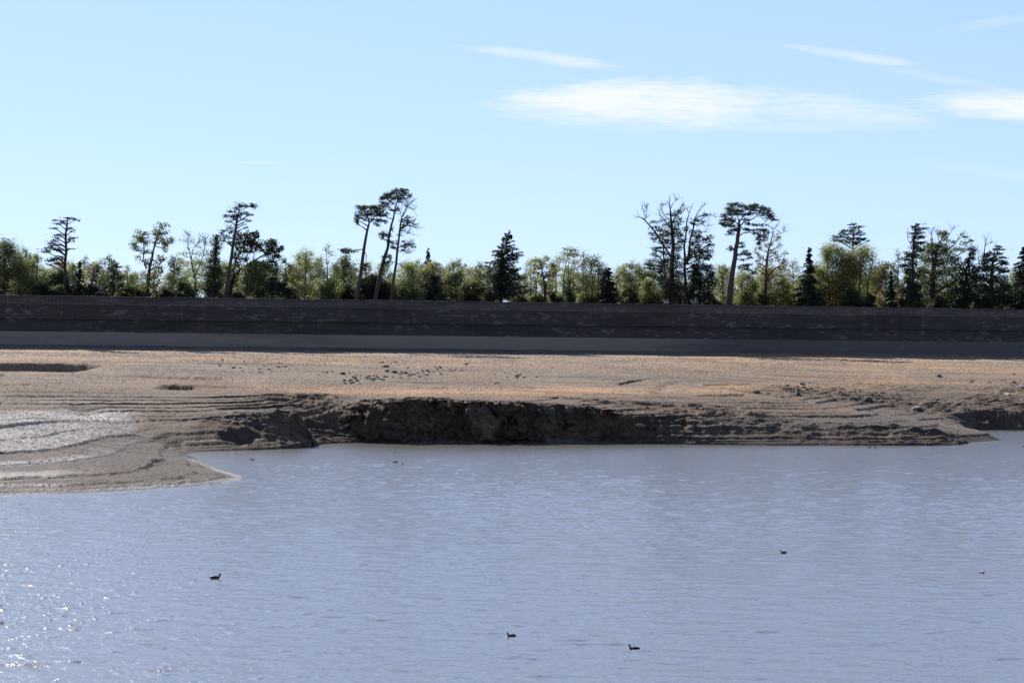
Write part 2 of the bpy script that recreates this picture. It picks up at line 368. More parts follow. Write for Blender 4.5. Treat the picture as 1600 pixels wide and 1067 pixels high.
def base_h(x, y, detail=True):
    sd, par = shore_sdf(x, y)
    yn = y-.17*x*sstep(250, 400, y)
    P = np.interp(yn, PLY, PLZ) + .15*fbm(x*.03, y*.03, 0, 2)
    H1, W1, S = par[..., 0], par[..., 1], par[..., 2]
    if detail: wob = 1+.35*fbm(x*.22, y*.1, 3.3, 3); W1 = W1*wob
    d = np.maximum(sd, 0)
    bank = H1*sstep(-.15, 1, d/W1)*1.0 + S*np.maximum(d-W1*.5, 0)
    k = .6
    hmin = -np.log(np.exp(-np.minimum(bank, 40)/k)+np.exp(-P/k))*k
    hmin = np.minimum(hmin, np.where(d < 2, bank, 99))
    return np.where(sd > 0, hmin, np.maximum(sd*.25, -4)), sd, par
def hit(px, py):
    """first point of the (undetailed) terrain along a photo ray"""
    v = ray(px, py); ys = np.arange(150, 425, .25); xs = v.x/v.y*ys; zs = EYE+v.z/v.y*ys
    h, _, _ = base_h(xs, ys, False); w = np.where(h >= zs)[0]
    i = w[0] if len(w) else len(ys)-1
    return Vector((xs[i], ys[i], float(h[i])))

def grid_axis():
    u = list(np.arange(-.252, .2521, .00052)); st = .0016; a = u[-1]
    ext = []
    while a < 14: a += st; st *= 1.35; ext.append(a)
    return np.array([-e for e in ext[::-1]]+u+ext)
YS = np.concatenate([np.arange(-60, 5, 13), np.arange(5, 50, 3), np.arange(50, 148, 7), np.arange(148, 232, .32), np.arange(232, 240, .125), np.arange(240, 252, .06), np.arange(252, 262, .125), np.arange(262, 330, .3), np.arange(330, 400, .5),
                     np.arange(400, 450, 1.0), np.arange(450, 520, 10), 520*1.25**np.arange(12)])
US = grid_axis()
def build_terrain():
    U, Y = np.meshgrid(US, YS); X = U*(Y+100)
    H, sd, par = base_h(X, Y)
    land = sd > 0
    near = (np.abs(U) < .3) & (Y > 145) & (Y < 425)
    Z = H.copy()
    # old water levels: low risers cut along the contours
    zt = Z+.22*fbm(X*.03, Y*.03, 5.0, 3)+.05*fbm(X*.4, Y*.3, 2, 2)
    lv = np.array([0, .14, .30, .56, .62, 1.15, 1.20, 1.75, 2.35, 2.40, 3.1, 3.5, 4.0, 4.35, 4.7, 5.0, 5.3, 5.7, 6.3, 6.8, 7.2, 7.6, 8.2, 8.8, 9.4, 9.9, 30.])
    am = np.array([.3, .5, .8, .0, 1.2, .0, .6, 1.3, .0, .5, 1.35, .6, .9, .6, .8, .7, .8, .6, .9, .6, .8, .5, .7, .6, .5, .0, .0])
    idx = np.clip(np.searchsorted(lv, zt)-1, 0, len(lv)-2); L = lv[idx]; D = lv[idx+1]-L
    tt = np.clip((zt-L)/D, 0, 1); rise = np.clip(tt*D/.014, 0, 1)
    a = am[idx]*np.clip(.8+1.3*fbm(X*.05, Y*.05, 8, 3)-.55*(L > 4.9)+.9*(L > 4.9)*fbm(X*.035, L*3, 18, 2), 0, 1.25)*(.22+.10*(L > 2))
    Z = np.where(land & near & (Z > .05), Z+np.minimum(a, D*.9)*(rise-tt), Z)
    # excavated ditch with a steep far bank, small pits
    def carve(pts, far, near_, depth, soft=.9, lip=0.0):
        nonlocal Z
        P = [(hit(px, py), dp) for px, py, dp in pts]; xs = np.array([p[0].x for p in P]); ys = np.array([p[0].y for p in P]); dp = np.array([p[1] for p in P])
        yl = np.interp(X, xs, ys)+.5*fbm(X*.25, 0*X, 4, 3); dd = np.interp(X, xs, dp)*((X >= xs[0]) & (X <= xs[-1]))
        s = Y-yl
        prof = sstep(-near_, -near_*.35, s)*(1-sstep(-far, .1, s))
        Z = Z-dd*depth*prof + lip*dd*np.exp(-((s+near_*1.05)/(near_*.25))**2)*near
    carve([(-150, 566, 0), (-60, 567, 1), (0, 567.5, 1), (100, 568, 1), (135, 568.6, .9), (155, 569.6, .5), (172, 571, 0)], 1.6, 30, 2.0, lip=.0)
    carve([(165, 582, 0), (185, 585, .7), (215, 586.5, 1), (260, 589, 1), (330, 591, 1), (355, 593, .5), (380, 594, 0)], 1.2, 9, .45)
    carve([(-30, 581, 0), (8, 584, .9), (26, 589, 1), (34, 583, .5), (40, 582, 0)], 1.5, 14, .9)
    carve([(255, 601, 0), (268, 601.5, 1), (300, 602.5, 1), (312, 603, .35), (395, 604.5, .3), (410, 605, 0)], 1.0, 11, 1.0)
    carve([(964, 600, 0), (972, 598, .8), (978, 597, .5), (984, 595.5, .9), (1002, 594.5, 1), (1007, 594, 0)], .9, 5, .85)
    carve([(1110, 634, 0), (1122, 635, .8), (1135, 636, 1), (1148, 637, .8), (1155, 637, 0)], .8, 3.5, .6)
    carve([(1080, 618, 0), (1095, 617.5, .5), (1160, 617, .6), (1166, 616, 0)], .9, 4, .5)
    # hollow draining to the spit corner, with its dark eastern side
    def gully(p0, p1, wid, depth):
        nonlocal Z
        a, b = hit(*p0), hit(*p1); d = Vector((b.x-a.x, b.y-a.y)); L_ = d.length; d /= L_
        s = (X-a.x)*d.x+(Y-a.y)*d.y; q = (X-a.x)*-d.y+(Y-a.y)*d.x+.4*fbm(X*.2, Y*.2, 1, 2)
        Z = Z-depth*sstep(0, L_*.3, s)*(1-sstep(L_*.8, L_, s))*np.exp(-(q/wid)**2)
    gully((112, 632), (150, 652), 1.4, .4); gully((170, 655), (255, 690), 1.8, .55); gully((236, 684), (292, 698), 1.5, .7); gully((345, 678), (395, 697), 1.6, .9)
    gully((1060, 598), (1030, 612), .8, .35); gully((1042, 610), (1020, 616), .8, .3)
    # rock
    slope_zone = np.where(land, np.exp(-np.maximum(sd-par[..., 1], 0)/3.2), 0)*sstep(1.6, 3.4, par[..., 0])
    cliff = sstep(.15, .7, slope_zone)*near
    cliff = np.where(X < -22.5, cliff*(.3+.7*sstep(.45, 1.1, par[..., 0]/par[..., 1])), cliff)
    wx = (X+40)
    outcrop = np.zeros_like(X)
    for px, py, rx, ry, k in [(1260, 614, 9, 9, .8), (1225, 607, 6, 5, .6), (1345, 624, 9, 9, 1), (1310, 612, 8, 8, .7), (1385, 632, 8, 8, .9), (1440, 640, 8, 7, 1), (1500, 640, 9, 9, 1), (1560, 630, 9, 12, 1), (1590, 600, 6, 7, .7), (1400, 606, 10, 7, .6),
                              (1180, 617, 6, 5, .7), (1500, 655, 7, 5, 1), (1575, 612, 7, 6, .9), (1060, 640, 12, 4, .8), (1120, 650, 12, 4, .8), (1200, 665, 12, 4, .7), (1340, 672, 14, 4, .7), (940, 630, 10, 3, .7), (1440, 675, 10, 3, .8),
                              (470, 630, 6, 5, .9), (497, 655, 3, 9, 1), (450, 672, 7, 4, .8), (420, 680, 7, 4, .8), (620, 628, 8, 4, .7)]:
        c0 = hit(px, py); outcrop = np.maximum(outcrop, k*np.exp(-(((X-c0.x)/rx)**2+((Y-c0.y)/ry)**2)**1.3))
    outcrop *= near*land
    rot = .5
    xr = X*math.cos(rot)+Y*math.sin(rot); yr = -X*math.sin(rot)+Y*math.cos(rot)
    rd = ridged(xr*.16, yr*.42, 0, 5)
    Z += outcrop*np.maximum(rd-.25, 0)*1.25
    Z += near*land*(0.08*fbm(X*.5, Y*.4, 2, 4)+.15*np.maximum(ridged(X*1.1, Y*.7, 7, 2), 0)*np.clip(.6+1.4*fbm(X*.07, Y*.05, 6, 3), .1, 1.4))*np.clip(sd/2, 0, 1)
    # layered ragged banks round the head of the left inlet
    inl = np.exp(-(((X+24)/17)**2+((Y-238)/13)**2)**2)*land*near*(X > -39)
    Z += inl*(.12*np.maximum(ridged(X*.22+Y*.05, Y*.5, 3, 4), -.2)+.20*ridged(X*.07, zt*3.2, 4, 3))*np.clip(sd/1.5, 0, 1)
    # rough crust of clods on the middle beach
    clod = sstep(.2, .5, fbm(X*.05, Y*.03, 12, 3)+.12)*near*land
    Z += clod*.14*np.maximum(ridged(X*.9, Y*.7, 1, 3)-.3, 0)
    # cliff relief: blocks, buttresses and gullies pushed out horizontally
    gx = np.zeros_like(X); gy = np.zeros_like(X)
    eps = .6
    but = ridged(X*.11+.3*fbm(X*.1, Y*.1, 0, 2), Z*.10, Y*.03, 3)
    blk = fbm(X*.55+Z*.35, Z*.75, Y*.5, 4)
    amp = cliff*np.clip(par[..., 0]/5.3, .38, 1)**1.3
    mid = sstep(0, .6, Z)
    Yd = -(amp*mid*(2.2*(but-.45)+1.1*blk+.5*ridged(X*1.1+Z*.5, Z*.9, Y*.5, 2)))
    cm = amp > .03; cx, cy, cz = X[cm], Y[cm], Z[cm]; wp = fbm(cx*.3, cz*.5, cy*.3, 3)
    v1, e1 = cells(cx*.34+cz*.13+wp, 0*cy, cz*.13+wp*.4); v2, e2 = cells(cx*.95+cz*.3+wp*1.4, 0*cy+9, cz*.42-cx*.2); v3, e3 = cells(cx*2.0, cy*1.5, cz*2.0)
    Yd[cm] -= (amp*mid)[cm]*(1.5*(v1-.5)+.6*(v2-.5)+.25*(v3-.5)-.55*np.exp(-e1/.10)-.3*np.exp(-e2/.12)+.45*ridged(cx*.06, cz*1.6, 3, 3)*(1-np.clip(par[..., 0][cm]/4.5, 0, 1)))
    Xd = amp*mid*.8*fbm(X*.5, Z*.6, Y*.4+40, 3)
    Zd = amp*mid*.4*fbm(X*.4+9, Y*.5, Z*.2, 3)
    Z2 = Z+Zd; X2 = X+Xd; Y2 = Y+Yd
    # ground rises to the crest behind the dam wall, and a bank under the viewer
    wy = wallY(X); bk = sstep(0, 1, (Y-wy-1.6)/1.8)
    Z2 = np.where(Y > wy-2, Z2*(1-bk)+21.45*bk, Z2)
    Z2 = np.where(Y > 700, 21.45-(Y-700)*.01, Z2)
    own = np.interp(Y, [-60, 4, 12, 45, 60], [11.3, 11.0, 9.6, -.3, -3])
    Z2 = np.where(Y < 62, own, Z2)
    # masks
    grazed = cliff*(1-sstep(.45, .9, fbm(X*.2, Y*.2, 3, 2)+.6*(Z > 99)))
    rock = np.clip(cliff*(Z < par[..., 0]*1.12+.6)*np.clip(par[..., 0]/4.2, .3, 1), 0, 1)
    rock = np.maximum(rock, .62*np.clip(inl*1.3, 0, 1)*(1-sstep(3.2, 4.4, Z+.4*fbm(X*.1, Y*.1, 2, 3))))
    ob = np.exp(-((Z-6.15-.25*fbm(X*.05, Y*.05, 4, 2))/.42)**2)*sstep(-45, -15, X)*(1-sstep(60, 75, X))
    ob2 = .55*sstep(.1, .4, fbm(X*.02, Y*.07, 9, 3)+.15)*sstep(10, 40, X)*(Z > 3.5)*(1-outcrop)
    ob3 = .25*np.exp(-((Z-9.3)/.5)**2)
    orange = np.clip(ob+ob2+ob3, 0, 1)*land*(1-.8*outcrop)
    shx = X/np.maximum(Y, 1)
    xm = 1-sstep(-44, -38, X+.12*(Y-190)+2*fbm(X*.2, Y*.2, 2, 2))
    sheen = (sstep(1.74, 1.80, zt)*(1-sstep(3.9, 4.4, zt))*.9+sstep(4.4, 4.6, zt)*(1-sstep(4.9, 5.3, zt))*.25+(.12+.75*(1-sstep(.12, .55, tt)))*(zt < 1.74))*xm*land*(Y > 150)*(Y < 260)*np.clip(.85+.8*fbm(X*.15, Y*.12, 0, 3), 0, 1)
    edge = np.exp(-((sd-.7)/.8)**2)*(Y < 206)*land*(.45+.55*sstep(-42, -30, X))*(Z < .5)
    sheen = np.maximum(sheen, edge*.8)
    wet = (1-sstep(.03, .35, Z2))*land*near*(1-edge)
    nY, nX = X.shape; V = np.stack([X2, Y2, Z2], -1).reshape(-1, 3)
    i = np.arange(nY*nX).reshape(nY, nX); Fq = np.stack([i[:-1, :-1], i[:-1, 1:], i[1:, 1:], i[1:, :-1]], -1).reshape(-1, 4)
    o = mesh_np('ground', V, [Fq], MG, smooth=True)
    for nm, a_ in (('rock', rock), ('orange', orange), ('sheen', sheen), ('wet', wet)):
        at_ = o.data.attributes.new(nm, 'FLOAT', 'POINT'); at_.data.foreach_set('value', a_.astype(np.float32).ravel())
    tag(o, kind='structure')
    return X2, Y2, Z2
TX, TY, TZ = build_terrain()
def ground_at(x, y):
    r = np.searchsorted(YS, y); r = min(max(r, 1), len(YS)-1)
    u = x/(y+100); c = min(max(np.searchsorted(US, u), 1), len(US)-1)
    return float(TZ[r-1:r+1, c-1:c+1].mean())
def hitfull(px, py):
    v = ray(px, py)
    for y in np.arange(150, 425, .25):
        x = v.x/v.y*y
        if ground_at(x, y) >= EYE+v.z/v.y*y: return Vector((x, y, ground_at(x, y)))
    return hit(px, py)

def build_water():
    """one sheet with real wind ripples, finer near the viewer"""
    ys = 64*np.exp(np.arange(0, math.log(345/64), .00145)); us = np.arange(-.30, .3001, .00085)
    ys = np.concatenate([[20, 40, 55], ys]); us = np.concatenate([[-12, -3, -1, -.5], us, [.5, 1, 3, 12]])
    U, Y = np.meshgrid(us, ys); X = U*Y
    gust = .75+.6*fbm(X*.03, Y*.02, 1, 3)
    w1 = fbm(X*.33+.06*Y, Y*.85, 0, 2); w2 = ridged(X*.9-.2*Y, Y*1.8, 4, 2)-.3; w3 = perlin(X*2.6+.4*Y, Y*3.8, 7+0*X)
    pk = 1.15*np.maximum(perlin(X*.55+.12*Y, Y*2.2, 21+0*X)-.36, 0)+.6*np.maximum(perlin(X*2.0, Y*3.6, 31+0*X)-.5, 0)
    c = gp(330, 712)
    calm = np.exp(-(((X-c.x-3)/12)**2+((Y-c.y-2)/13)**2)**1.5) + .6*np.exp(-((Y-238)/5)**2)*(X > -24)*(X < 60)
    A = gust*(1-.8*np.clip(calm, 0, 1))*(1-.5*sstep(140, 235, Y))
    Z = A*(WA[0]*w1+WA[1]*w2+WA[2]*w3+WA[3]*pk)
    Z += .33*np.maximum(perlin(X*4.3-.6*Y, Y*3.9+.6*X, 41+0*X)-.42, 0)*sstep(-.25, .15, fbm(X*.15, Y*.10, 51, 2))*(np.abs(U) < .305)*(Y < 150)*sstep(76, 90, Y)*(1-sstep(-.225, -.13, U))
    n, m_ = X.shape
    i = np.arange(n*m_).reshape(n, m_); Fq = np.stack([i[:-1, :-1], i[:-1, 1:], i[1:, 1:], i[1:, :-1]], -1).reshape(-1, 4)
    o = mesh_np('water', np.stack([X, Y, Z], -1).reshape(-1, 3), [Fq], MW, smooth=True)
    tag(o, kind='structure')
WA = (.058, .036, .020, .17)
build_water()

# ---------------------------------------------------------------- dam wall
def build_wall():
    ang = math.atan(.17); w = empty('dam_wall', (0, 419, 0), ang)
    tag(w, 'long dark stone dam wall with pale mud-coated foot, crossing the whole view below the trees', 'dam wall')
    xs = np.concatenate([np.arange(-420, -125, 12), np.arange(-125, 135, 1.3), np.arange(135, 440, 12)])
    def strip(name, prof, m_, jit=0.0, jz=0.0):
        V = []; n = len(prof); k = 0
        for x in xs:
            q = .05*math.sin(x*.05)
            for j, (y, z) in enumerate(prof):
                V.append((x, y+q*0+random.uniform(-jit, jit), z+(random.uniform(-jz, jz) if j in (len(prof)//2-1, len(prof)//2) or jz < 0 else 0)))
        i = np.arange(len(xs)*n).reshape(len(xs), n)
        f = np.stack([i[:-1, :-1], i[1:, :-1], i[1:, 1:], i[:-1, 1:]], -1).reshape(-1, 4)
        return mesh_np(name, V, [f], m_, w)
    strip('plinth', [(-.25, 8.5), (.05, 14.45), (.10, 14.62), (.9, 14.62)], MPL, .012)
    prof = [(.42, 14.5)]; y = .42; z = 14.60
    for k in range(13):
        prof.append((y, z)); z += .44; prof.append((y+.01, z)); y += .045; 
    zt = z
    prof.append((y+.8, z)); strip('masonry_face', prof, MWALL, .012)
    strip('string_course', [(.62, 17.28), (.44, 17.30), (.44, 17.42), (.75, 17.44)], MWALL, .008)
    strip('parapet', [(y-.02, zt+.003), (y+.03, 22.08), (y+.9, 22.08), (y+.9, 21.3)], MPAR, .01)
    strip('coping', [(y+.0, 22.083), (y-.06, 22.10), (y-.05, 22.26), (y+.95, 22.27), (y+.95, 22.10)], MCOP, .015, .05)
    strip('walkway', [(y+.902, 21.50), (y+6, 21.52)], MCOP)
build_wall()

# ---------------------------------------------------------------- foliage
def quads_at(P, size, flat=0.0, stretch=1.6, axis=None):
    n = len(P); a = rng.normal(size=(n, 3)); 
    if axis is not None: a = a*.55+np.asarray(axis)
    a[:, 2] *= (1-flat); a /= np.linalg.norm(a, axis=1)[:, None]
    b = rng.normal(size=(n, 3)); b[:, 2] *= (1-flat*.7); b -= (a*b).sum(1)[:, None]*a; b /= np.linalg.norm(b, axis=1)[:, None]
    s = (size*rng.uniform(.6, 1.35, n))[:, None]
    a = a*s*stretch*.5; b = b*s*.5
    V = np.stack([P-a, P+b-a*.1, P+a, P-b-a*.1], 1).reshape(-1, 3)
    return V
def blob_points(c, rx, ry, rz, od, la, sub=.30, shell=.55):
    """clumped points in an ellipsoid (rx lateral, ry depth, rz vertical)"""
    n = max(16, int(2.1*od*math.pi*rx*rz/la))
    ns = max(6, int(n/22)); d = rng.normal(size=(ns, 3)); d /= np.linalg.norm(d, axis=1)[:, None]
    rad = rng.uniform(shell, 1, ns)**.6; cs = d*rad[:, None]*np.array([rx, ry, rz])*.86
    sz = rng.uniform(.6, 1.3, ns); who = rng.choice(ns, n, p=sz/sz.sum())
    g = rng.normal(size=(n, 3))*sub*.8*sz[who][:, None]*np.array([rx, ry, rz])
    return np.array(c)+cs[who]+g
def near_trunk(trs, c, up=.55):
    """attachment point on the trunk polylines for a blob centred at c: below it and close by"""
    best = None
    for pts, rad in trs:
        for i in range(len(pts)-1):
            for t in (0, .33, .66):
                p = pts[i]*(1-t)+pts[i+1]*t; dz = c.z-p.z; dh = math.hypot(c.x-p.x, c.y-p.y)
                s = dh+abs(dz-dh*up)*1.2
                if best is None or s < best[0]: best = (s, p, rad[i]*(1-t)+rad[i+1]*t)
    return best[1], best[2]
def finish_tree(name, base, label, cat, trs, tw, crownV, leafm, bark, group=None):
    g = ground_at(base.x, base.y); root = empty(name, (base.x, base.y, 21.45))
    tag(root, label, cat, group)
    off = Vector((base.x, base.y, 21.45))
    tb = Tubes()
    for pts, rad in trs: tb.add([p-off for p in pts], rad, 8)
    for pts, rad in tw: tb.add([p-off for p in pts], rad, 5 if (rad[0] if hasattr(rad, '__len__') else rad) > .06 else 3)
    tb.build('trunk', bark, root)
    if crownV is not None and len(crownV):
        V = crownV-np.array(off); n = len(V)//4
        mesh_np('crown', V, [np.arange(n*4).reshape(n, 4)], ML[leafm], root)
    return root
def twigs_on(pts, rad, n, length, out_list, up=.5):
    for _ in range(n):
        i = random.uniform(.25, .98)*(len(pts)-1); k = int(i); p = pts[k].lerp(pts[min(k+1, len(pts)-1)], i-k)
        d = (pts[min(k+1, len(pts)-1)]-pts[max(k-1, 0)]).normalized()
        e = Vector((random.gauss(0, 1), random.gauss(0, 1), random.gauss(up, .6))).normalized()
        e = (d*.5+e).normalized(); L = length*random.uniform(.4, 1.2)
        q = p+e*L*.5+Vector((random.gauss(0, .1), random.gauss(0, .1), .0))*L; r = p+e*L+Vector((0, 0, .12*L))
        out_list.append(([p, q, r], [.05, .035, .015]))
        if L > 1.2:
            f = (e+Vector((random.gauss(0, .6), random.gauss(0, .6), .3))).normalized(); out_list.append(([q, q+f*L*.5], [.03, .012]))

def tree(name, label, cat, reg, trunks, blobs, leaf='olive', bark=None, dy=12, od=1.6, size=.30, flat=0.0, stretch=1.6, bare=(), twn=0, twl=1.5, depth=.8, sub=.42, group=None, limbs=True):
    """trunks: lists of (X, Y, diameter) and blobs: (X, Y, rx, ry[, density]) in the units of a zoomed photo region"""
    x0, y0, s = reg; X0, Y0, _ = trunks[0][0]
    pxb = x0+X0*s; b0 = at(pxb, y0+Y0*s, 430); Y = wallY(b0.x)+dy
    ppm = F/Y; w = lambda a, b, dd=0: at(x0+a*s, y0+b*s, Y+dd)
    base = w(X0, Y0); trs = []
    for tr in trunks:
        pts = []; rad = []; dd = random.uniform(-.6, .6) if tr is not trunks[0] else 0
        for a, b, dm in tr:
            p = w(a, b, 0); p.y += dd*len(pts)*.8; pts.append(p); rad.append(max(dm*s/ppm/2, .025))
        if tr[0][1] >= Y0-12: pts = [Vector((pts[0].x+(pts[0].x-pts[1].x)*.15, pts[0].y, 21.2))]+pts; rad = [rad[0]*1.15]+rad
        # smooth
        P2 = [pts[0]]; R2 = [rad[0]]
        for i in range(len(pts)-1):
            a, b = pts[i], pts[i+1]; 
            for t in (.5, 1.0):
                j = (b-a).length*.025
                P2.append(a.lerp(b, t)+Vector((random.gauss(0, j), random.gauss(0, j), 0))*(t < 1)); R2.append(rad[i]*(1-t)+rad[i+1]*t)
        trs.append((P2, R2))
    tw = []
    for br in bare:
        dd = random.uniform(-2, 2); pts = [w(a, b, dd*i/max(1, len(br)-1)) for i, (a, b, dm) in enumerate(br)]; rad = [max(dm*s/ppm/2, .03) for a, b, dm in br]
        tw.append((pts, rad)); twigs_on(pts, rad, twn, twl, tw)
    if twn:
        for P2, R2 in trs: twigs_on(P2[len(P2)//2:], R2, twn, twl, tw)
    size *= .85; od *= .72*(1.3 if leaf in ('dark', 'conifer', 'pine') else 1); la = size*size*stretch*.5; VV = []
    for bl in blobs:
        a, b, rx, ry = bl[:4]; k = bl[4] if len(bl) > 4 else 1.0
        rxm = rx*s/ppm*1.12; rzm = ry*s/ppm*(1.15 if flat < .4 else 1.05); c = w(a, b, random.uniform(-1, 1)*rxm*depth)
        c = w(a, b, c.y-Y)
        P = blob_points(c, rxm, max(rxm*depth, .6), rzm, od*k, la, sub); VV.append(quads_at(P, size, flat, stretch))
        if limbs:
            p, r = near_trunk(trs, c); mid = p.lerp(c, .5); mid.z += (c-p).length*(-.08 if flat < .3 else .1)
            ps = bezier(p, mid, c, 4); r0 = min(r*.55, .14+.02*(c-p).length); tw.append((ps, [r0*(1-.8*i/4)+.02 for i in range(5)]))
            for _ in range(5 if flat < .3 else 7):
                e = Vector((random.gauss(0, rxm*.55), random.gauss(0, rxm*.5*depth), random.gauss(0, rzm*.55))); tw.append(([ps[3], ps[3].lerp(c+e, .55)+Vector((0, 0, .1*rzm)), c+e], [.045, .035, .015]))
    V = np.concatenate(VV) if VV else None
    return finish_tree(name, base, label, cat, trs, tw, V, leaf, bark or MB_, group)

def broadleaf(label, px, top, hw, leaf='olive', od=1.5, dy=14, stems=1, name='broadleaf_tree', cat='tree', low=.0, nb=None, size=.23, bark=None, twn=4, seed=None, shape='egg', bot=None):
    """auto crown of leafy clumps; px centre, top row and half width in photo pixels"""
    if seed is not None: random.seed(seed)
    bot = bot or (463+px*.0135); H = bot-top; hw *= 1.2; od *= .60 if shape != 'dome' else .72; nb = min(46, int((nb or max(14, int(H*hw/50)))*1.35)); blobs = []
    for i in range(nb):
        t = (i+.5)/nb; t = low+(1-low)*t; y = bot-t*H*.93
        if shape == 'egg': w_ = max(.22, 1-abs((t-.42)/.62)**2.6)**.6
        elif shape == 'dome': w_ = math.sqrt(max(0, 1-t*t*.92))
        else: w_ = 1-.75*t
        r = hw*random.uniform(.20, .36)*(.7+.4*w_); r = max(r, 3.6)
        x = px+random.uniform(-1.1, 1.1)*max(0, hw*w_-r*.6); blobs.append((x, min(y+r*.2, bot-r*.3), r*1.05, r*.85, random.uniform(.7, 1.25)))
    blobs.append((px+random.uniform(-.15, .15)*hw, top+hw*.22, hw*.26, hw*.22, .8))
    tr = []
    for k in range(stems):
        o = (k-(stems-1)/2)*hw*.35; e = o*1.8+random.uniform(-.12, .12)*hw
        dm = 1.0+H*.018
        tr.append([(px+o, bot, dm), (px+o+random.uniform(-1, 1), bot-H*.35, dm*.8), (px+(o+e)/2+random.uniform(-1, 1), bot-H*.62, dm*.55), (px+e, bot-H*.9*(1-abs(e)/hw*.25), dm*.2)])
    return tree(name, label, cat, (0, 0, 1), tr, blobs, leaf, bark, dy, od, size, 0, 1.5, twn=twn, twl=1.4, sub=.46)

def spruce(label, px, top, hw, dy=10, leaf='conifer', lean=0.0, sweep=0.0, dens=1.0, name='spruce_tree', tiers=None, droop=.25, bot=None, asym=0.0, power=1.0, ragged=.25):
    bot = bot or (463+px*.0135); b0 = at(px, bot, 430); Y = wallY(b0.x)+dy; ppm = F/Y
    base = at(px-lean, bot, Y); tip = at(px, top, Y); H = tip.z-base.z; hwm = hw/ppm
    tiers = tiers or int(H*1.7); 
    def ax(t):
        p = base.lerp(tip, t); p.x += (lean/ppm)*-.35*math.sin(math.pi*t); return p
    P0 = Vector((base.x, base.y, 21.2)); trs = [([P0]+[ax(i/8) for i in range(9)], [.28*H/10]+[.26*H/10*(1-i/8.5) for i in range(9)])]
    tw = []; PP = []; 
    for i in range(tiers):
        t = (i+random.uniform(0, .8))/tiers; c = ax(t); L0 = hwm*(1-t)**power+.25
        nb = 6 if t > .6 else 8
        for k in range(nb):
            an = 2*math.pi*(k+random.random())/nb; L = L0*random.uniform(1-ragged*2.2, 1+ragged*.7); c = ax(min(1, max(0, t+random.uniform(-.6, .6)/tiers)))
            if asym: L *= 1+asym*math.cos(an)
            d = Vector((math.cos(an), math.sin(an), 0)); e = c+d*L+Vector((0, 0, -droop*L+sweep*L)); m_ = c.lerp(e, .5)+Vector((0, 0, .12*L))
            ps = bezier(c, m_, e, 4)
            tw.append((ps, [.05, .045, .035, .025, .01]))
            n = max(4, int(20*L*dens)); s_ = rng.uniform(.12, 1, n)**.8
            pa = np.array([ps[min(3, int(s*4))].lerp(ps[min(4, int(s*4)+1)], s*4-int(s*4)) for s in s_])
            wd = (.32*L*(1-s_*.7)+.08)[:, None]
            off = rng.normal(size=(n, 3))*wd*np.array([.55, .55, .0]); off[:, 2] = -np.abs(rng.normal(size=n))*.16-np.linalg.norm(off[:, :2], axis=1)*.25
            PP.append(pa+off)
    P = np.concatenate(PP); V = quads_at(P, .26, .45, 1.9)
    return finish_tree(name, base, label, 'tree', trs, tw, V, leaf, MB_)

A_, B_, C_, D_, E_, F_, G_ = [(x, y, .1875) for x, y in ((0, 300), (200, 300), (420, 280), (640, 300), (860, 290), (1080, 290), (1300, 300))]
# --- left end
broadleaf('dense olive broadleaf tree cut by the left edge of the picture', 8, 373, 36, 'olive', 1.25, 16, seed=1, shape='dome')
broadleaf('twiggy thin-topped tree just right of the dense tree at the left edge', 38, 388, 18, 'olive', 1.0, 22, seed=2, twn=12)
broadleaf('loose pale green tree left of the bare-layered cedar', 58, 394, 17, 'pale', 1.0, 18, seed=3)
tree('cedar_tree', 'tall cedar with thin flat-layered branches, mostly on its left side', 'tree', A_,
     [[(535, 850, 26), (540, 600, 24), (548, 400, 20), (556, 300, 15), (562, 222, 8)]],
     [(600, 216, 62, 9), (640, 232, 34, 8, .8), (500, 236, 50, 9), (480, 268, 40, 8, .8), (440, 300, 40, 9, .8), (515, 255, 28, 10), (580, 310, 34, 14, .6), (600, 330, 24, 9, .6), (500, 365, 55, 12), (470, 385, 30, 9, .8),
      (600, 388, 40, 11), (600, 410, 26, 9, .6), (460, 410, 40, 10, .9), (430, 432, 45, 13), (420, 455, 30, 8, .8), (490, 440, 40, 8), (440, 478, 75, 13), (390, 498, 45, 10, 1.1), (500, 490, 35, 9), (580, 475, 35, 8, .6),
      (480, 555, 60, 14, 1.1), (430, 572, 45, 12, 1.1), (500, 540, 30, 8), (470, 598, 55, 9, .8), (410, 606, 28, 12, .8)],
     'conifer', MB_, 9, 2.2, .24, .75, 2.0, depth=.9)
broadleaf('dark rounded evergreen below the bare-layered cedar', 92, 424, 22, 'dark', 2.0, 13, seed=4, shape='dome', name='evergreen_tree', bot=462)
spruce('small dark conifer immediately right of the bare-layered cedar', 124, 407, 13, 11, bot=462, ragged=.35, dens=1.2)
tree('conifer', 'drooping plume-topped conifer curving right beside the small dark conifer', 'tree', A_,
     [[(745, 850, 16), (760, 760, 12), (785, 680, 9), (830, 635, 5)]],
     [(845, 628, 18, 8), (815, 645, 25, 10), (790, 668, 28, 12), (775, 700, 30, 14), (800, 735, 35, 16, .7), (770, 780, 45, 25), (800, 820, 50, 22), (720, 800, 30, 30)], 'conifer', dy=14, od=1.8, size=.25, flat=.4)
tree('evergreen_tree', 'broad flat-topped olive conifer between the plume-topped conifer and the twin-trunked oak', 'tree', A_,
     [[(940, 858, 18), (945, 740, 14), (955, 620, 8)]],
     [(950, 605, 38, 14), (985, 625, 35, 14), (920, 640, 30, 14), (950, 665, 55, 22), (915, 710, 35, 22), (985, 715, 45, 25), (900, 770, 40, 28), (960, 780, 50, 35), (1000, 800, 30, 40), (920, 830, 45, 25)], 'pine', dy=12, od=2.0, size=.27, flat=.4)
broadleaf('small yellow-green tree left of the twin-trunked oak', 199, 414, 12, 'yellow', 1.4, 17, seed=5)
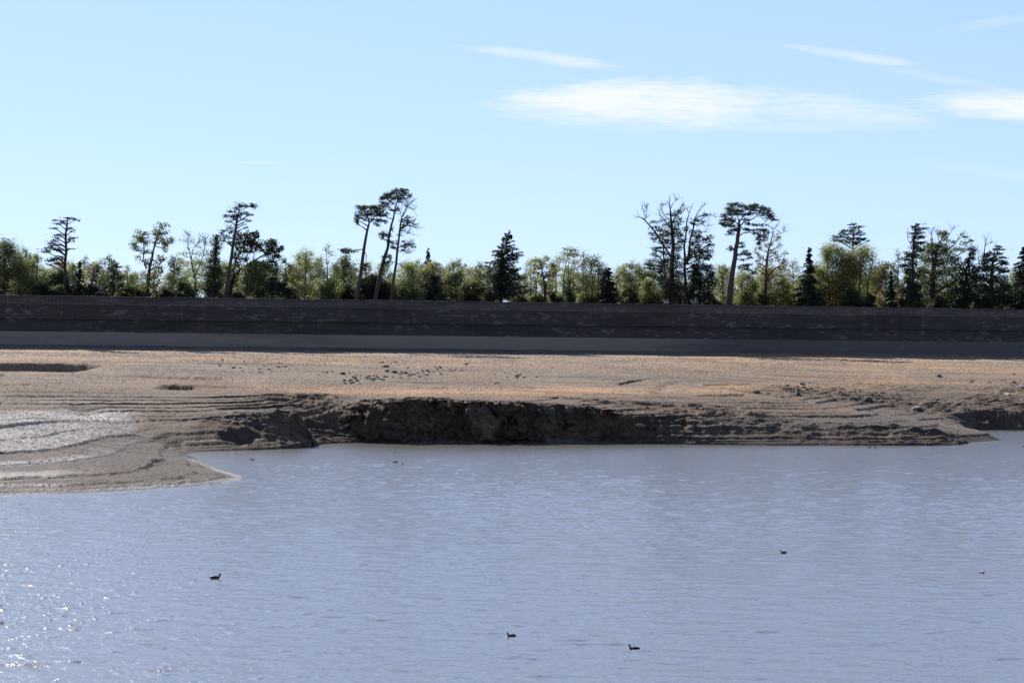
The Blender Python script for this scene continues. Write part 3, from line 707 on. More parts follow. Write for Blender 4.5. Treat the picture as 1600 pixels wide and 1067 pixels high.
broadleaf('mottled broadleaf under the left half of the twin-trunked oak', 212, 428, 14, 'olive', 1.8, 20, seed=55, shape='dome')
tree('oak_tree', 'ragged tall oak with two dark stems and separate leafy heads', 'tree', A_,
     [[(1225, 860, 34), (1240, 700, 27), (1265, 560, 21), (1290, 440, 14), (1310, 350, 9), (1345, 280, 4)], [(1220, 640, 14), (1190, 560, 10), (1200, 480, 8), (1180, 400, 5)], [(1265, 560, 10), (1330, 600, 8), (1380, 560, 5)], [(1290, 450, 9), (1350, 470, 6), (1400, 440, 4)]],
     [(1185, 350, 45, 28), (1140, 390, 42, 30), (1120, 440, 32, 30), (1200, 390, 45, 30), (1225, 420, 28, 25), (1150, 470, 38, 24, .8), (1190, 510, 25, 20, .7), (1340, 290, 38, 26, .8), (1380, 275, 28, 18, .6), (1310, 330, 40, 26), (1360, 340, 42, 24, .8),
      (1330, 390, 48, 28), (1395, 400, 40, 22), (1430, 415, 28, 18, .8), (1370, 440, 42, 24), (1300, 430, 30, 18), (1380, 485, 30, 18, .8), (1240, 500, 32, 22, .8), (1160, 560, 28, 25, .6), (1330, 560, 42, 26, .8), (1240, 590, 38, 30, .9),
      (1300, 620, 45, 30), (1350, 650, 36, 25), (1220, 690, 48, 35), (1290, 700, 44, 30), (1250, 770, 58, 40, 1.2), (1300, 820, 42, 34, 1.2), (1200, 820, 40, 34)],
     'olive', MB_, 10, 1.7, .30, twn=7, twl=1.5)
broadleaf('low leafy tree in the gap right of the twin-trunked oak', 270, 428, 15, 'olive', 1.5, 20, seed=6, low=.0)
broadleaf('small roundish dark tree between the twin-trunked oak and the bare-topped tree', 270, 399, 9, 'dark', 1.3, 24, seed=66, low=.35)
tree('broadleaf_tree', 'pale thin-topped tree with fine bare twigs, left of the leaning pine', 'tree', B_,
     [[(560, 862, 16), (565, 740, 13), (530, 600, 9), (500, 450, 6), (505, 350, 3)], [(560, 700, 10), (600, 600, 8), (640, 480, 5), (650, 380, 3)], [(530, 560, 7), (540, 480, 5), (610, 400, 3)]],
     [(500, 350, 40, 25, .25), (460, 400, 40, 30, .25), (530, 400, 40, 30, .25), (620, 370, 35, 25, .25), (650, 420, 40, 28, .4), (600, 460, 42, 28, .3), (660, 510, 40, 30, .8), (590, 520, 42, 30, .6), (500, 480, 40, 34, .4), (450, 520, 35, 30, .4), (530, 590, 48, 34, .6),
      (620, 600, 44, 34, .9), (470, 610, 36, 34, .6), (500, 680, 45, 34, .8), (580, 680, 48, 34, .9), (470, 760, 42, 38, 1), (550, 770, 42, 36, 1), (620, 770, 42, 36, 1), (500, 825, 40, 30, 1.2)],
     'pale', MBG, 18, 1.2, .26, twn=16, twl=2.0)
tree('ivy_clad_tree', 'narrow dark ivy-covered column just left of the leaning pine', 'tree', B_,
     [[(705, 862, 30), (715, 650, 24), (730, 480, 18), (735, 390, 8)]],
     [(735, 375, 28, 22), (725, 420, 34, 28), (740, 470, 36, 30), (720, 520, 36, 30), (735, 575, 40, 32), (710, 630, 42, 34), (700, 690, 48, 36), (690, 750, 52, 38), (700, 810, 58, 38), (760, 640, 26, 24, .6), (780, 690, 28, 24, .7), (750, 780, 40, 40)],
     'dark', MB_, 11, 2.4, .26)
tree('pine_tree', 'tall pine leaning right above its neighbours, with a small ragged crown', 'tree', B_,
     [[(812, 862, 34), (845, 640, 28), (878, 420, 26), (905, 260, 20), (925, 160, 11), (940, 110, 5)], [(925, 160, 6), (985, 135, 5), (1040, 120, 4)], [(890, 320, 6), (840, 310, 4), (790, 325, 3)]],
     [(955, 112, 48, 22), (1010, 118, 40, 16), (1048, 118, 26, 20), (1030, 96, 18, 8, .8), (905, 140, 32, 16), (870, 165, 38, 17, .9), (840, 200, 42, 15, .9), (880, 215, 36, 20), (850, 245, 34, 15, .8), (915, 190, 30, 22), (980, 175, 36, 20, .8), (1015, 195, 30, 18, .8),
      (960, 225, 26, 15, .6), (1005, 240, 22, 12, .5), (970, 270, 22, 10, .6), (985, 300, 25, 12, .6), (850, 300, 36, 14, .9), (800, 325, 40, 14, .8), (780, 350, 30, 15, .7), (860, 340, 28, 18, .8), (830, 375, 38, 20, .8), (790, 400, 30, 20, .6), (850, 420, 30, 22, .7)],
     'pine', MBP, 8, 1.7, .26, .45, 1.8, depth=.8)
tree('oak_tree', 'large dark spreading oak right of the leaning pine', 'tree', B_,
     [[(845, 860, 40), (870, 720, 30), (940, 640, 20), (1040, 580, 15), (1140, 520, 10), (1200, 450, 5)], [(870, 720, 16), (900, 560, 12), (960, 430, 7), (1000, 370, 4)], [(1040, 580, 8), (1060, 480, 7), (1050, 380, 4)], [(1140, 530, 8), (1220, 510, 6), (1270, 480, 4)]],
     [(920, 370, 45, 28), (980, 375, 50, 28), (1040, 370, 44, 30), (1060, 345, 26, 20), (930, 420, 48, 30), (1000, 430, 50, 32), (1050, 430, 40, 28), (1085, 430, 28, 26), (940, 480, 45, 30), (1010, 490, 50, 32, .8), (1095, 480, 32, 28), (1150, 440, 36, 28), (1200, 415, 36, 24),
      (1220, 440, 28, 26), (1175, 490, 42, 28), (1230, 490, 42, 28), (1275, 480, 22, 26), (1150, 530, 38, 24, .7), (1240, 540, 38, 28), (910, 540, 40, 30), (960, 560, 40, 30, .8), (1210, 590, 42, 34), (1170, 630, 38, 30), (900, 610, 38, 30, .9), (890, 680, 34, 34, .8), (1220, 660, 38, 34),
      (900, 740, 42, 38, .8), (960, 640, 30, 20, .6)],
     'dark', MB_, 15, 2.0, .30, twn=5)
tree('broadleaf_tree', 'rounded yellow-green tree in front of the large dark oak', 'tree', B_,
     [[(1080, 862, 22), (1085, 760, 16), (1080, 660, 8)]],
     [(1050, 600, 45, 28), (1110, 600, 50, 28), (1160, 630, 36, 28), (1000, 640, 40, 28), (1070, 650, 55, 32), (970, 690, 42, 32, .9), (1030, 710, 50, 34), (1120, 690, 50, 34), (1180, 690, 36, 34), (960, 760, 42, 34), (1030, 780, 52, 38), (1110, 770, 54, 40), (1180, 780, 42, 40), (980, 830, 42, 28), (1060, 840, 50, 28)],
     'olive', MB_, 9, 2.3, .28)
tree('evergreen_tree', 'low very dark evergreen at the foot of the large dark oak', 'tree', B_,
     [[(1200, 864, 20), (1205, 800, 12), (1210, 740, 6)]], [(1200, 740, 36, 24), (1160, 780, 45, 30), (1240, 780, 45, 34), (1300, 800, 48, 34), (1200, 830, 60, 32), (1290, 840, 60, 24), (1360, 830, 48, 30), (1100, 840, 50, 22)], 'conifer', MB_, 8, 2.6, .26)
broadleaf('olive tree just left of the pair of pale poplars, right of the large dark oak', 446, 400, 13, 'olive', 1.7, 15, seed=7)
broadleaf('tall pale-topped broadleaf, left of the slender birch', 477, 387, 22, 'pale', 1.25, 16, seed=8, twn=8)
broadleaf('slender pale birch with one straight dark stem', 512, 381, 15, 'pale', 1.0, 13, seed=9, twn=10, name='birch_tree', nb=16)
broadleaf('grey-green open tree left of the three tall leaning pines', 537, 396, 20, 'green', 1.1, 18, seed=10, twn=10)
broadleaf('low yellowish tree before the slender birch', 520, 436, 20, 'yellow', 1.3, 10, seed=101, shape='dome')
# --- the three leaning pines
tree('pine_tree', 'left pine of the three tall leaning pines, with broad flat crown', 'tree', C_,
     [[(735, 985, 36), (765, 800, 32), (795, 570, 26), (820, 430, 22), (838, 360, 16), (822, 310, 9)], [(838, 365, 9), (880, 335, 7), (960, 345, 5)], [(822, 330, 7), (770, 290, 6), (740, 260, 4)], [(790, 585, 9), (750, 588, 8), (715, 605, 6), (680, 600, 5)], [(795, 600, 8), (815, 640, 7), (812, 690, 4)], [(838, 360, 7), (905, 280, 6), (935, 225, 4)]],
     [(745, 228, 24, 14), (765, 250, 36, 20), (810, 240, 45, 20), (850, 235, 38, 16), (870, 265, 46, 22), (900, 235, 42, 20), (920, 270, 42, 22), (940, 300, 38, 18), (890, 300, 45, 18), (830, 290, 50, 20), (780, 290, 45, 22), (745, 315, 34, 20), (735, 345, 26, 22, .9), (745, 380, 14, 16, .6),
      (790, 330, 30, 16, .8), (870, 335, 34, 12, .8), (930, 345, 42, 14), (970, 355, 32, 14), (890, 375, 26, 14, .8), (910, 390, 18, 10, .6), (640, 590, 44, 14), (690, 598, 38, 15), (660, 615, 44, 12, .8), (615, 600, 22, 12), (820, 710, 16, 18, .7), (800, 740, 28, 30, .9)],
     'pine', MBP, 6, 1.9, .26, .45, 1.8, depth=.8)
tree('pine_tree', 'tallest pine, middle of the three leaning pines, with domed crown and clumps down its stem', 'tree', C_,
     [[(888, 988, 40), (920, 830, 36), (960, 660, 28), (1000, 490, 22), (1025, 370, 18), (1045, 280, 14), (1065, 200, 9), (1090, 140, 5)], [(1030, 330, 8), (990, 325, 7), (950, 270, 5), (960, 200, 4)], [(1055, 215, 7), (1010, 190, 5), (970, 160, 4)], [(1070, 190, 6), (1115, 140, 5), (1160, 140, 3)], [(1045, 290, 5), (1080, 260, 4), (1120, 290, 3)]],
     [(1060, 92, 38, 16), (1105, 90, 40, 14), (1135, 105, 32, 18), (1160, 140, 26, 20), (1030, 115, 36, 20), (1080, 125, 44, 20), (1000, 130, 42, 18), (960, 145, 34, 18), (940, 165, 18, 18), (1000, 165, 45, 22), (1060, 160, 45, 20), (1115, 155, 30, 20), (970, 195, 36, 18, .9), (1100, 185, 24, 14, .8), (1020, 200, 36, 16, .7), (950, 225, 32, 22),
      (985, 230, 26, 18, .7), (960, 265, 26, 20, .7), (1010, 250, 26, 18, .5), (985, 300, 26, 18, .5), (1060, 250, 26, 22, .4), (940, 470, 30, 20, 1.1), (965, 455, 30, 17), (1000, 465, 26, 15), (945, 495, 20, 12, .8), (1035, 415, 12, 20, .6), (985, 520, 22, 22, .8),
      (970, 645, 26, 22), (1005, 640, 22, 15), (1015, 680, 18, 26, .9), (990, 715, 22, 16, .9), (975, 690, 26, 24)],
     'pine', MBP, 8, 1.9, .26, .4, 1.8, depth=.8)
tree('pine_tree', 'right pine of the three leaning pines, half dead with bare twigs at the top', 'tree', C_,
     [[(1022, 990, 30), (1045, 800, 24), (1070, 600, 20), (1090, 440, 17), (1108, 320, 12), (1140, 250, 8), (1180, 200, 4), (1205, 180, 2)], [(1110, 320, 5), (1145, 270, 4), (1160, 190, 2)], [(1070, 580, 8), (1120, 550, 6), (1170, 540, 4)], [(1075, 610, 6), (1130, 600, 4), (1160, 620, 2)], [(1060, 700, 5), (1090, 705, 4), (1110, 735, 3)], [(1100, 410, 6), (1140, 385, 5), (1170, 370, 3)]],
     [(1150, 320, 34, 12), (1125, 350, 26, 18), (1140, 380, 32, 20), (1165, 350, 20, 16, .7), (1115, 400, 20, 16, .8), (1120, 430, 26, 18, .5), (1050, 530, 38, 16), (1035, 560, 28, 14), (1060, 580, 24, 14), (1130, 560, 38, 18), (1180, 545, 36, 14), (1200, 565, 24, 12, .8), (1120, 590, 34, 12, .7), (1130, 520, 22, 12, .5), (1095, 470, 24, 20, .4)],
     'pine', MBP, 7, 1.5, .25, .4, 1.8, twn=16, twl=1.8,
     bare=[[(1108, 320, 5), (1090, 270, 3), (1070, 240, 2)], [(1120, 380, 5), (1190, 395, 3), (1245, 412, 2)], [(1100, 430, 4), (1160, 450, 3), (1210, 465, 2)], [(1130, 270, 4), (1170, 240, 3), (1210, 260, 2)], [(1115, 340, 4), (1170, 360, 3), (1215, 385, 2)]])
broadleaf('dark evergreen bush between the feet of the three leaning pines', 586, 430, 25, 'dark', 2.5, 12, seed=11, shape='dome', name='evergreen_bush', cat='bush', bot=467)
broadleaf('tiny pale twiggy sapling right of the three leaning pines', 614, 432, 10, 'pale', .7, 20, seed=12, twn=14)
broadleaf('light fluffy broadleaf right of the three leaning pines', 645, 410, 24, 'pale', 1.5, 16, seed=13, twn=5)
broadleaf('yellow-green tree directly below the lone spruce tip', 676, 407, 20, 'yellow', 1.5, 15, seed=14)
spruce('lone spruce tip rising behind the yellow-green trees near the middle left', 669, 387, 16, 34, bot=470, dens=1.2, ragged=.15)
broadleaf('round near-black bush below the spruce tip', 678, 428, 16, 'conifer', 2.4, 8, seed=15, shape='dome', name='evergreen_bush', cat='bush')
broadleaf('twiggy thin tree between the spruce tip and the windswept cedar', 711, 405, 19, 'pale', .8, 20, seed=16, twn=16)
broadleaf('compact green tree standing in front of the twiggy thin tree', 713, 421, 17, 'green', 2.0, 12, seed=17)
broadleaf('thin yellowish tree just left of the windswept cedar', 746, 409, 19, 'yellow', .9, 19, seed=18, twn=14)
broadleaf('small olive bush at the left foot of the windswept cedar', 742, 437, 15, 'olive', 2.0, 12, seed=19, shape='dome', name='olive_bush', cat='bush')
spruce('large windswept cedar with its tip bent right, alone near the middle', 796, 361, 45, 10, lean=13, sweep=.42, droop=.1, dens=1.05, name='cedar_tree', bot=470, asym=.15, ragged=.32, power=.85)
broadleaf('thin leaf-bare tree right beside the windswept cedar', 830, 404, 14, 'pale', .7, 18, seed=20, twn=16)
tree('broadleaf_tree', 'forked yellow-green tree with two dark stems right of the windswept cedar', 'tree', D_,
     [[(1130, 905, 24), (1128, 800, 20), (1110, 690, 13), (1095, 600, 6)], [(1128, 810, 12), (1160, 720, 9), (1165, 640, 4)], [(1050, 905, 12), (1055, 780, 9), (1040, 680, 5)]],
     [(1040, 570, 42, 22), (1090, 565, 36, 24), (1140, 560, 28, 26), (1190, 600, 32, 24), (1060, 620, 50, 26, .9), (1120, 620, 44, 28), (1180, 640, 38, 26), (1030, 660, 38, 24, .8), (1090, 680, 44, 24, .8), (1150, 690, 44, 26), (1195, 690, 28, 24), (1040, 740, 28, 24, .5), (1100, 750, 44, 24, .6), (1170, 760, 32, 30, .7), (1185, 820, 28, 32, .7), (1030, 600, 30, 20, .8)],
     'yellow', MB_, 14, 1.6, .28, twn=5)
tree('broadleaf_tree', 'tall pale feathery tree of three slender stems, right of the forked tree', 'tree', D_,
     [[(1280, 907, 14), (1282, 760, 11), (1300, 620, 7), (1320, 500, 3)], [(1318, 907, 13), (1318, 780, 10), (1325, 640, 6), (1340, 520, 3)], [(1352, 907, 11), (1362, 760, 9), (1370, 640, 6), (1380, 540, 3)]],
     [(1320, 475, 46, 20), (1360, 485, 40, 22), (1280, 510, 38, 20, .6), (1390, 520, 36, 24, .8), (1330, 525, 50, 24, .9), (1240, 550, 38, 24, .5), (1290, 570, 44, 26, .7), (1370, 580, 46, 26, .8), (1410, 590, 34, 24, .6), (1230, 620, 36, 28, .7), (1300, 640, 50, 28, .9), (1370, 650, 44, 28, .8), (1240, 690, 40, 28, .8), (1320, 710, 46, 28, .7), (1400, 700, 36, 28, .7), (1260, 760, 34, 26, .5), (1380, 770, 36, 28, .5), (1240, 850, 28, 28, .6), (1340, 840, 40, 26, .5), (1400, 860, 32, 26, .9)],
     'pale', MBG, 16, 1.35, .27, twn=8)
broadleaf('brown-tinged thin tree with a pointed bare leader, left of the small dark spruce', 912, 390, 13, 'rust', .8, 21, seed=22, twn=14)
broadleaf('shadowy crooked tree with dark limbs right of the feathery three-stemmed tree', 930, 397, 19, 'olive', 1.3, 13, seed=23, stems=2, twn=10)
spruce('small near-black spruce standing low behind the wall right of centre', 950, 417, 20, 9, bot=471, dens=1.5, power=.8, ragged=.2)
broadleaf('pale leafy tree right of the small near-black spruce', 985, 407, 20, 'pale', 1.3, 16, seed=24, twn=8)
broadleaf('olive leafy tree left of the golden bush', 1003, 412, 16, 'olive', 1.7, 18, seed=25)
broadleaf('golden yellow-green bush at the foot of the great bare-limbed oak', 1014, 434, 16, 'yellow', 2.3, 8, seed=26, shape='dome', name='golden_bush', cat='bush')
broadleaf('dark low bush left of the golden bush', 984, 450, 12, 'dark', 2.4, 8, seed=27, shape='dome', name='evergreen_bush', cat='bush', bot=475)
tree('cedar_tree', 'grey-green layered cedar behind the great bare-limbed oak', 'tree', E_,
     [[(960, 968, 22), (955, 800, 18), (945, 600, 13), (930, 420, 8), (900, 340, 3)]],
     [(880, 310, 40, 20, .5), (930, 290, 36, 20, .5), (870, 350, 44, 14, .9), (920, 380, 50, 16), (860, 400, 38, 14), (960, 410, 50, 14), (900, 430, 55, 14, .9), (860, 445, 26, 12, .8), (970, 450, 40, 14), (920, 480, 50, 14, .9), (870, 520, 46, 13), (950, 520, 55, 14), (890, 545, 52, 12, .9), (860, 575, 30, 12, .9), (960, 565, 50, 14), (900, 590, 50, 14, .7),
      (850, 620, 50, 15), (920, 630, 55, 16), (810, 655, 42, 16), (880, 665, 60, 16), (950, 680, 50, 18), (830, 690, 42, 14, .9), (900, 710, 60, 20), (800, 740, 45, 17), (860, 750, 50, 18), (930, 780, 50, 28, 1.2), (950, 840, 50, 36, 1.3), (940, 910, 50, 36, 1.3)],
     'pine', MB_, 14, 1.9, .26, .6, 1.9)
tree('oak_tree', 'great half-bare oak with one long limb reaching left above the golden bush', 'tree', E_,
     [[(1010, 968, 52), (1015, 800, 42), (1015, 600, 36), (1015, 400, 28), (1005, 280, 18), (998, 190, 11), (992, 140, 6), (995, 95, 3)],
      [(1000, 590, 18), (950, 510, 16), (880, 400, 14), (820, 330, 12), (785, 292, 10), (745, 268, 6), (712, 266, 3)], [(785, 292, 7), (800, 262, 6), (778, 225, 5), (772, 195, 3)], [(800, 262, 3), (805, 215, 3), (800, 170, 2)],
      [(1010, 330, 12), (1045, 250, 9), (1080, 195, 6), (1110, 155, 3)], [(1003, 290, 9), (960, 260, 7), (930, 210, 5), (922, 175, 3)], [(998, 200, 6), (1030, 140, 4), (1060, 115, 2)], [(992, 150, 4), (960, 150, 3), (945, 160, 2)], [(1045, 250, 6), (1090, 230, 4), (1130, 190, 2)], [(920, 470, 8), (860, 470, 3)], [(1015, 350, 8), (960, 300, 6), (900, 225, 3)]],
     [(1050, 240, 40, 25, .7), (1080, 210, 32, 20, .5), (1000, 230, 36, 22, .4), (1060, 290, 40, 30, .7), (970, 330, 36, 28, .6), (1040, 350, 46, 30, .9), (990, 400, 44, 30, .9), (1060, 410, 46, 26), (1090, 460, 36, 28), (1000, 470, 44, 30, .8), (1060, 520, 44, 30, .9), (1040, 600, 46, 34), (980, 640, 46, 34), (1070, 660, 42, 34), (1000, 720, 52, 38, 1.2), (1070, 750, 46, 38, 1.2), (1000, 820, 60, 40, 1.4), (1070, 850, 52, 40, 1.4), (990, 900, 60, 40, 1.4), (1060, 920, 56, 34, 1.4)],
     'dark', MB_, 9, 1.7, .27, twn=9, twl=1.8)
tree('oak_tree', 'twin-limbed ragged oak left of the big round-topped pine, dead upper branches', 'tree', E_,
     [[(1120, 968, 32), (1125, 800, 26), (1122, 600, 20), (1128, 420, 15), (1135, 300, 10), (1160, 220, 6), (1190, 150, 3)], [(1135, 660, 22), (1160, 520, 18), (1185, 380, 14), (1200, 300, 10), (1225, 230, 7), (1270, 170, 4), (1290, 155, 2)], [(1195, 330, 8), (1250, 320, 6), (1300, 340, 4), (1340, 335, 2)], [(1210, 270, 7), (1270, 250, 5), (1330, 235, 4), (1385, 270, 2)], [(1190, 370, 6), (1240, 390, 4), (1290, 390, 2)]],
     [(1220, 280, 36, 20, .6), (1290, 250, 40, 20, .6), (1180, 320, 32, 24, .5), (1260, 300, 36, 20, .5), (1150, 370, 32, 26, .7), (1220, 400, 44, 26, .9), (1240, 430, 30, 22), (1330, 430, 34, 14, .8), (1300, 460, 42, 20), (1330, 490, 30, 20, .9), (1210, 480, 44, 28), (1230, 530, 50, 28), (1300, 540, 42, 22, .9), (1190, 570, 40, 28), (1260, 590, 50, 28), (1320, 600, 36, 22), (1150, 620, 40, 32, .8), (1220, 650, 42, 26, .7)],
     'dark', MB_, 11, 1.9, .28, twn=8, twl=1.6)
tree('evergreen_tree', 'dark full evergreen low under the ragged oaks, left of the big round-topped pine', 'tree', E_,
     [[(1240, 972, 26), (1245, 850, 18), (1250, 720, 8)]],
     [(1200, 680, 40, 24), (1260, 675, 46, 24), (1320, 690, 42, 24), (1180, 730, 46, 28), (1250, 740, 54, 32), (1330, 740, 44, 28), (1200, 790, 50, 32), (1280, 800, 60, 36), (1345, 810, 38, 30), (1220, 860, 58, 38), (1300, 870, 54, 34), (1240, 930, 60, 34), (1310, 930, 44, 30, .9), (1160, 880, 44, 50, 1.2)],
     'conifer', MB_, 10, 2.5, .26, .3)
tree('pine_tree', 'big round-topped pine with thick leaning trunk and drooping right branch', 'tree', F_,
     [[(308, 990, 58), (325, 850, 52), (350, 680, 42), (372, 520, 36), (388, 420, 32), (400, 350, 26), (400, 280, 14)], [(400, 350, 14), (440, 300, 11), (510, 280, 9), (560, 240, 6), (610, 210, 4)], [(400, 330, 10), (350, 290, 8), (300, 280, 5)], [(405, 300, 9), (440, 250, 7), (500, 220, 5)], [(400, 300, 8), (380, 240, 6), (350, 200, 4)], [(390, 430, 10), (430, 398, 9), (490, 390, 7), (550, 405, 6), (600, 440, 5)], [(380, 520, 6), (430, 500, 4)], [(372, 580, 6), (440, 570, 5), (500, 590, 3)], [(360, 680, 6), (430, 670, 5), (500, 700, 3)], [(395, 370, 6), (340, 390, 4)]],
     [(340, 165, 38, 18), (380, 155, 40, 14), (420, 170, 38, 16), (450, 185, 28, 16), (350, 195, 46, 20), (310, 205, 30, 16), (400, 205, 46, 18), (320, 240, 46, 20), (270, 260, 28, 15), (370, 235, 40, 18), (290, 285, 46, 18), (250, 310, 24, 12), (340, 285, 44, 20), (300, 320, 46, 16), (270, 335, 26, 12), (350, 330, 40, 18), (430, 240, 36, 18, .8), (490, 170, 34, 16), (530, 165, 38, 16),
      (570, 180, 44, 16), (610, 200, 42, 16), (650, 220, 38, 15), (510, 200, 44, 18), (560, 225, 48, 18), (620, 245, 46, 18), (670, 265, 38, 14), (700, 282, 30, 9, .8), (480, 230, 34, 18), (640, 275, 40, 12, .9), (450, 285, 34, 15, .8), (480, 320, 40, 14, .9), (550, 325, 48, 10), (600, 330, 34, 9, .7), (340, 380, 36, 15), (320, 405, 28, 14, .9), (370, 360, 28, 16), (450, 360, 36, 14), (490, 375, 34, 12), (560, 370, 48, 12), (610, 375, 36, 14), (630, 395, 28, 15, .9),
      (540, 400, 34, 14), (590, 415, 36, 16), (560, 450, 28, 22, 1.2), (565, 480, 20, 16, 1.1), (610, 440, 28, 20, .8), (420, 480, 26, 14), (335, 515, 28, 15), (325, 530, 22, 14, .9), (410, 510, 34, 14, .9), (440, 555, 36, 16), (480, 570, 30, 15), (410, 575, 30, 14), (500, 605, 32, 11, .9), (440, 620, 34, 14, .6), (450, 665, 38, 14), (490, 660, 30, 13, .8), (400, 685, 28, 11, .8), (460, 700, 36, 17), (510, 720, 34, 17, 1.1)],
     'pine', MBP, 7, 2.0, .26, .45, 1.8)
broadleaf('thin whitish twiggy tree left of the round-topped pine trunk', 1130, 412, 13, 'pale', .8, 19, seed=28, twn=14, bot=478)
broadleaf('yellow-green bush right of the round-topped pine trunk', 1166, 424, 18, 'yellow', 1.8, 12, seed=29, shape='dome', bot=478)
tree('broadleaf_tree', 'tall open tree with bare antler-like twigs on top, right of the round-topped pine', 'tree', F_,
     [[(608, 990, 32), (618, 850, 26), (625, 700, 22), (640, 560, 15), (665, 460, 9), (680, 400, 5), (678, 330, 2)], [(625, 760, 14), (700, 690, 12), (760, 650, 7)], [(640, 560, 6), (570, 530, 4)]],
     [(660, 480, 32, 20, .6), (720, 450, 36, 26, .8), (740, 500, 30, 20, .6), (620, 500, 32, 20, .6), (560, 520, 36, 18, .7), (540, 560, 24, 22, .8), (570, 590, 28, 24, .7), (640, 560, 38, 28, .7), (710, 560, 40, 24, .6), (780, 570, 30, 22, .7), (560, 640, 32, 28, .7), (640, 630, 40, 32, .8), (710, 620, 42, 26, .6), (770, 640, 36, 24, .9), (560, 700, 36, 30, .8), (640, 710, 40, 34, .9), (740, 700, 44, 26, .8), (610, 780, 48, 38, 1.1), (680, 770, 48, 34, .8), (590, 860, 52, 42, 1.3), (660, 850, 46, 40, 1.1), (610, 940, 60, 38, 1.4), (690, 930, 48, 40, 1.2)],
     'rust', MB_, 13, 1.4, .27, twn=10, twl=1.6,
     bare=[[(680, 400, 5), (700, 350, 3), (725, 320, 2)], [(670, 440, 5), (710, 405, 4), (760, 395, 3), (805, 380, 2)], [(760, 395, 3), (775, 350, 2)]])
broadleaf('bright yellow-green tree low between the antler-topped tree and the dark spruce', 1224, 434, 18, 'yellow', 1.7, 11, seed=30, shape='dome', bot=479)
broadleaf('thin pale tree touching the left side of the tall dark spruce', 1240, 404, 14, 'pale', .8, 20, seed=31, twn=12, bot=479)
spruce('tall dark pointed spruce left of the big yellow-green trees', 1264, 385, 27, 8, bot=479, dens=1.45, ragged=.3)
tree('cedar_tree', 'flat-topped cedar crown rising above the big yellow-green trees', 'tree', F_,
     [[(1350, 996, 28), (1355, 760, 22), (1352, 560, 16), (1355, 400, 9), (1358, 330, 4)]],
     [(1330, 325, 28, 10), (1365, 320, 22, 10), (1395, 345, 34, 11), (1350, 350, 36, 11, .8), (1300, 375, 42, 13), (1360, 375, 40, 13), (1420, 390, 30, 12), (1260, 395, 36, 12), (1330, 405, 46, 13, .9), (1390, 410, 44, 13), (1210, 425, 36, 13), (1270, 430, 46, 15), (1340, 440, 46, 15), (1410, 440, 44, 14), (1455, 450, 36, 12), (1180, 450, 32, 11), (1230, 460, 44, 13), (1300, 470, 46, 15), (1370, 480, 34, 15, .9), (1480, 462, 14, 7, .8), (1395, 470, 30, 12)],
     'pine', MB_, 26, 2.0, .26, .7, 1.9)
broadleaf('big yellow-green tree, left one of the pair under the flat-topped cedar', 1302, 380, 28, 'yellow', 2.1, 15, seed=32, stems=2, twn=5, bot=480, nb=34)
broadleaf('big thin-stemmed olive-yellow tree, right one of the pair under the flat-topped cedar', 1342, 384, 34, 'yellow', 2.0, 13, seed=33, stems=3, twn=6, bot=480, nb=26)
broadleaf('low dark bush beneath the pair of big yellow-green trees', 1330, 452, 14, 'dark', 2.2, 8, seed=34, shape='dome', name='evergreen_bush', cat='bush', bot=480)
broadleaf('tiny near-black bush right of the pair of big yellow-green trees', 1360, 461, 9, 'conifer', 2.4, 7, seed=341, shape='dome', name='evergreen_bush', cat='bush', bot=480)
broadleaf('brownish olive tree right of the big yellow-green pair', 1384, 408, 18, 'rust', 1.5, 14, seed=35, twn=8, bot=480)
spruce('narrow dark conifer half hidden in the brownish olive tree', 1392, 424, 10, 9, bot=480, dens=1.6, ragged=.3)
broadleaf('loose reddish-leaved tree left of the spiky larch', 1403, 388, 10, 'rust', .8, 22, seed=36, twn=12, bot=481)
tree('larch_tree', 'tall spiky dark conifer with ragged short branches and a bare snag on its left', 'tree', G_,
     [[(665, 958, 34), (668, 780, 28), (672, 600, 22), (682, 420, 17), (690, 320, 10), (702, 255, 4)], [(702, 262, 4), (740, 268, 3), (785, 268, 2)], [(685, 300, 4), (730, 310, 3), (790, 305, 2)], [(682, 420, 5), (740, 380, 4), (790, 380, 2)]],
     [(705, 275, 22, 12, .8), (675, 295, 22, 13), (715, 310, 32, 13, .8), (760, 305, 30, 9, .7), (690, 345, 32, 14), (740, 340, 32, 13, .7), (700, 380, 44, 16), (760, 375, 32, 12, .8), (700, 420, 42, 18), (750, 420, 38, 14, .7), (680, 460, 42, 20), (730, 480, 42, 20), (640, 510, 36, 18), (690, 530, 44, 24), (620, 555, 42, 20), (680, 590, 48, 30), (610, 610, 40, 24, .8), (640, 660, 48, 28), (690, 690, 46, 34, 1.2), (630, 730, 42, 30, .9), (680, 780, 54, 38, 1.3), (620, 830, 50, 34, 1.2), (690, 870, 58, 42, 1.4), (630, 920, 58, 34, 1.3)],
     'conifer', MB_, 9, 2.8, .25, .45, 1.9, bare=[[(660, 440, 7), (635, 400, 5), (628, 350, 4), (635, 295, 2)]], twn=4, twl=1.0)
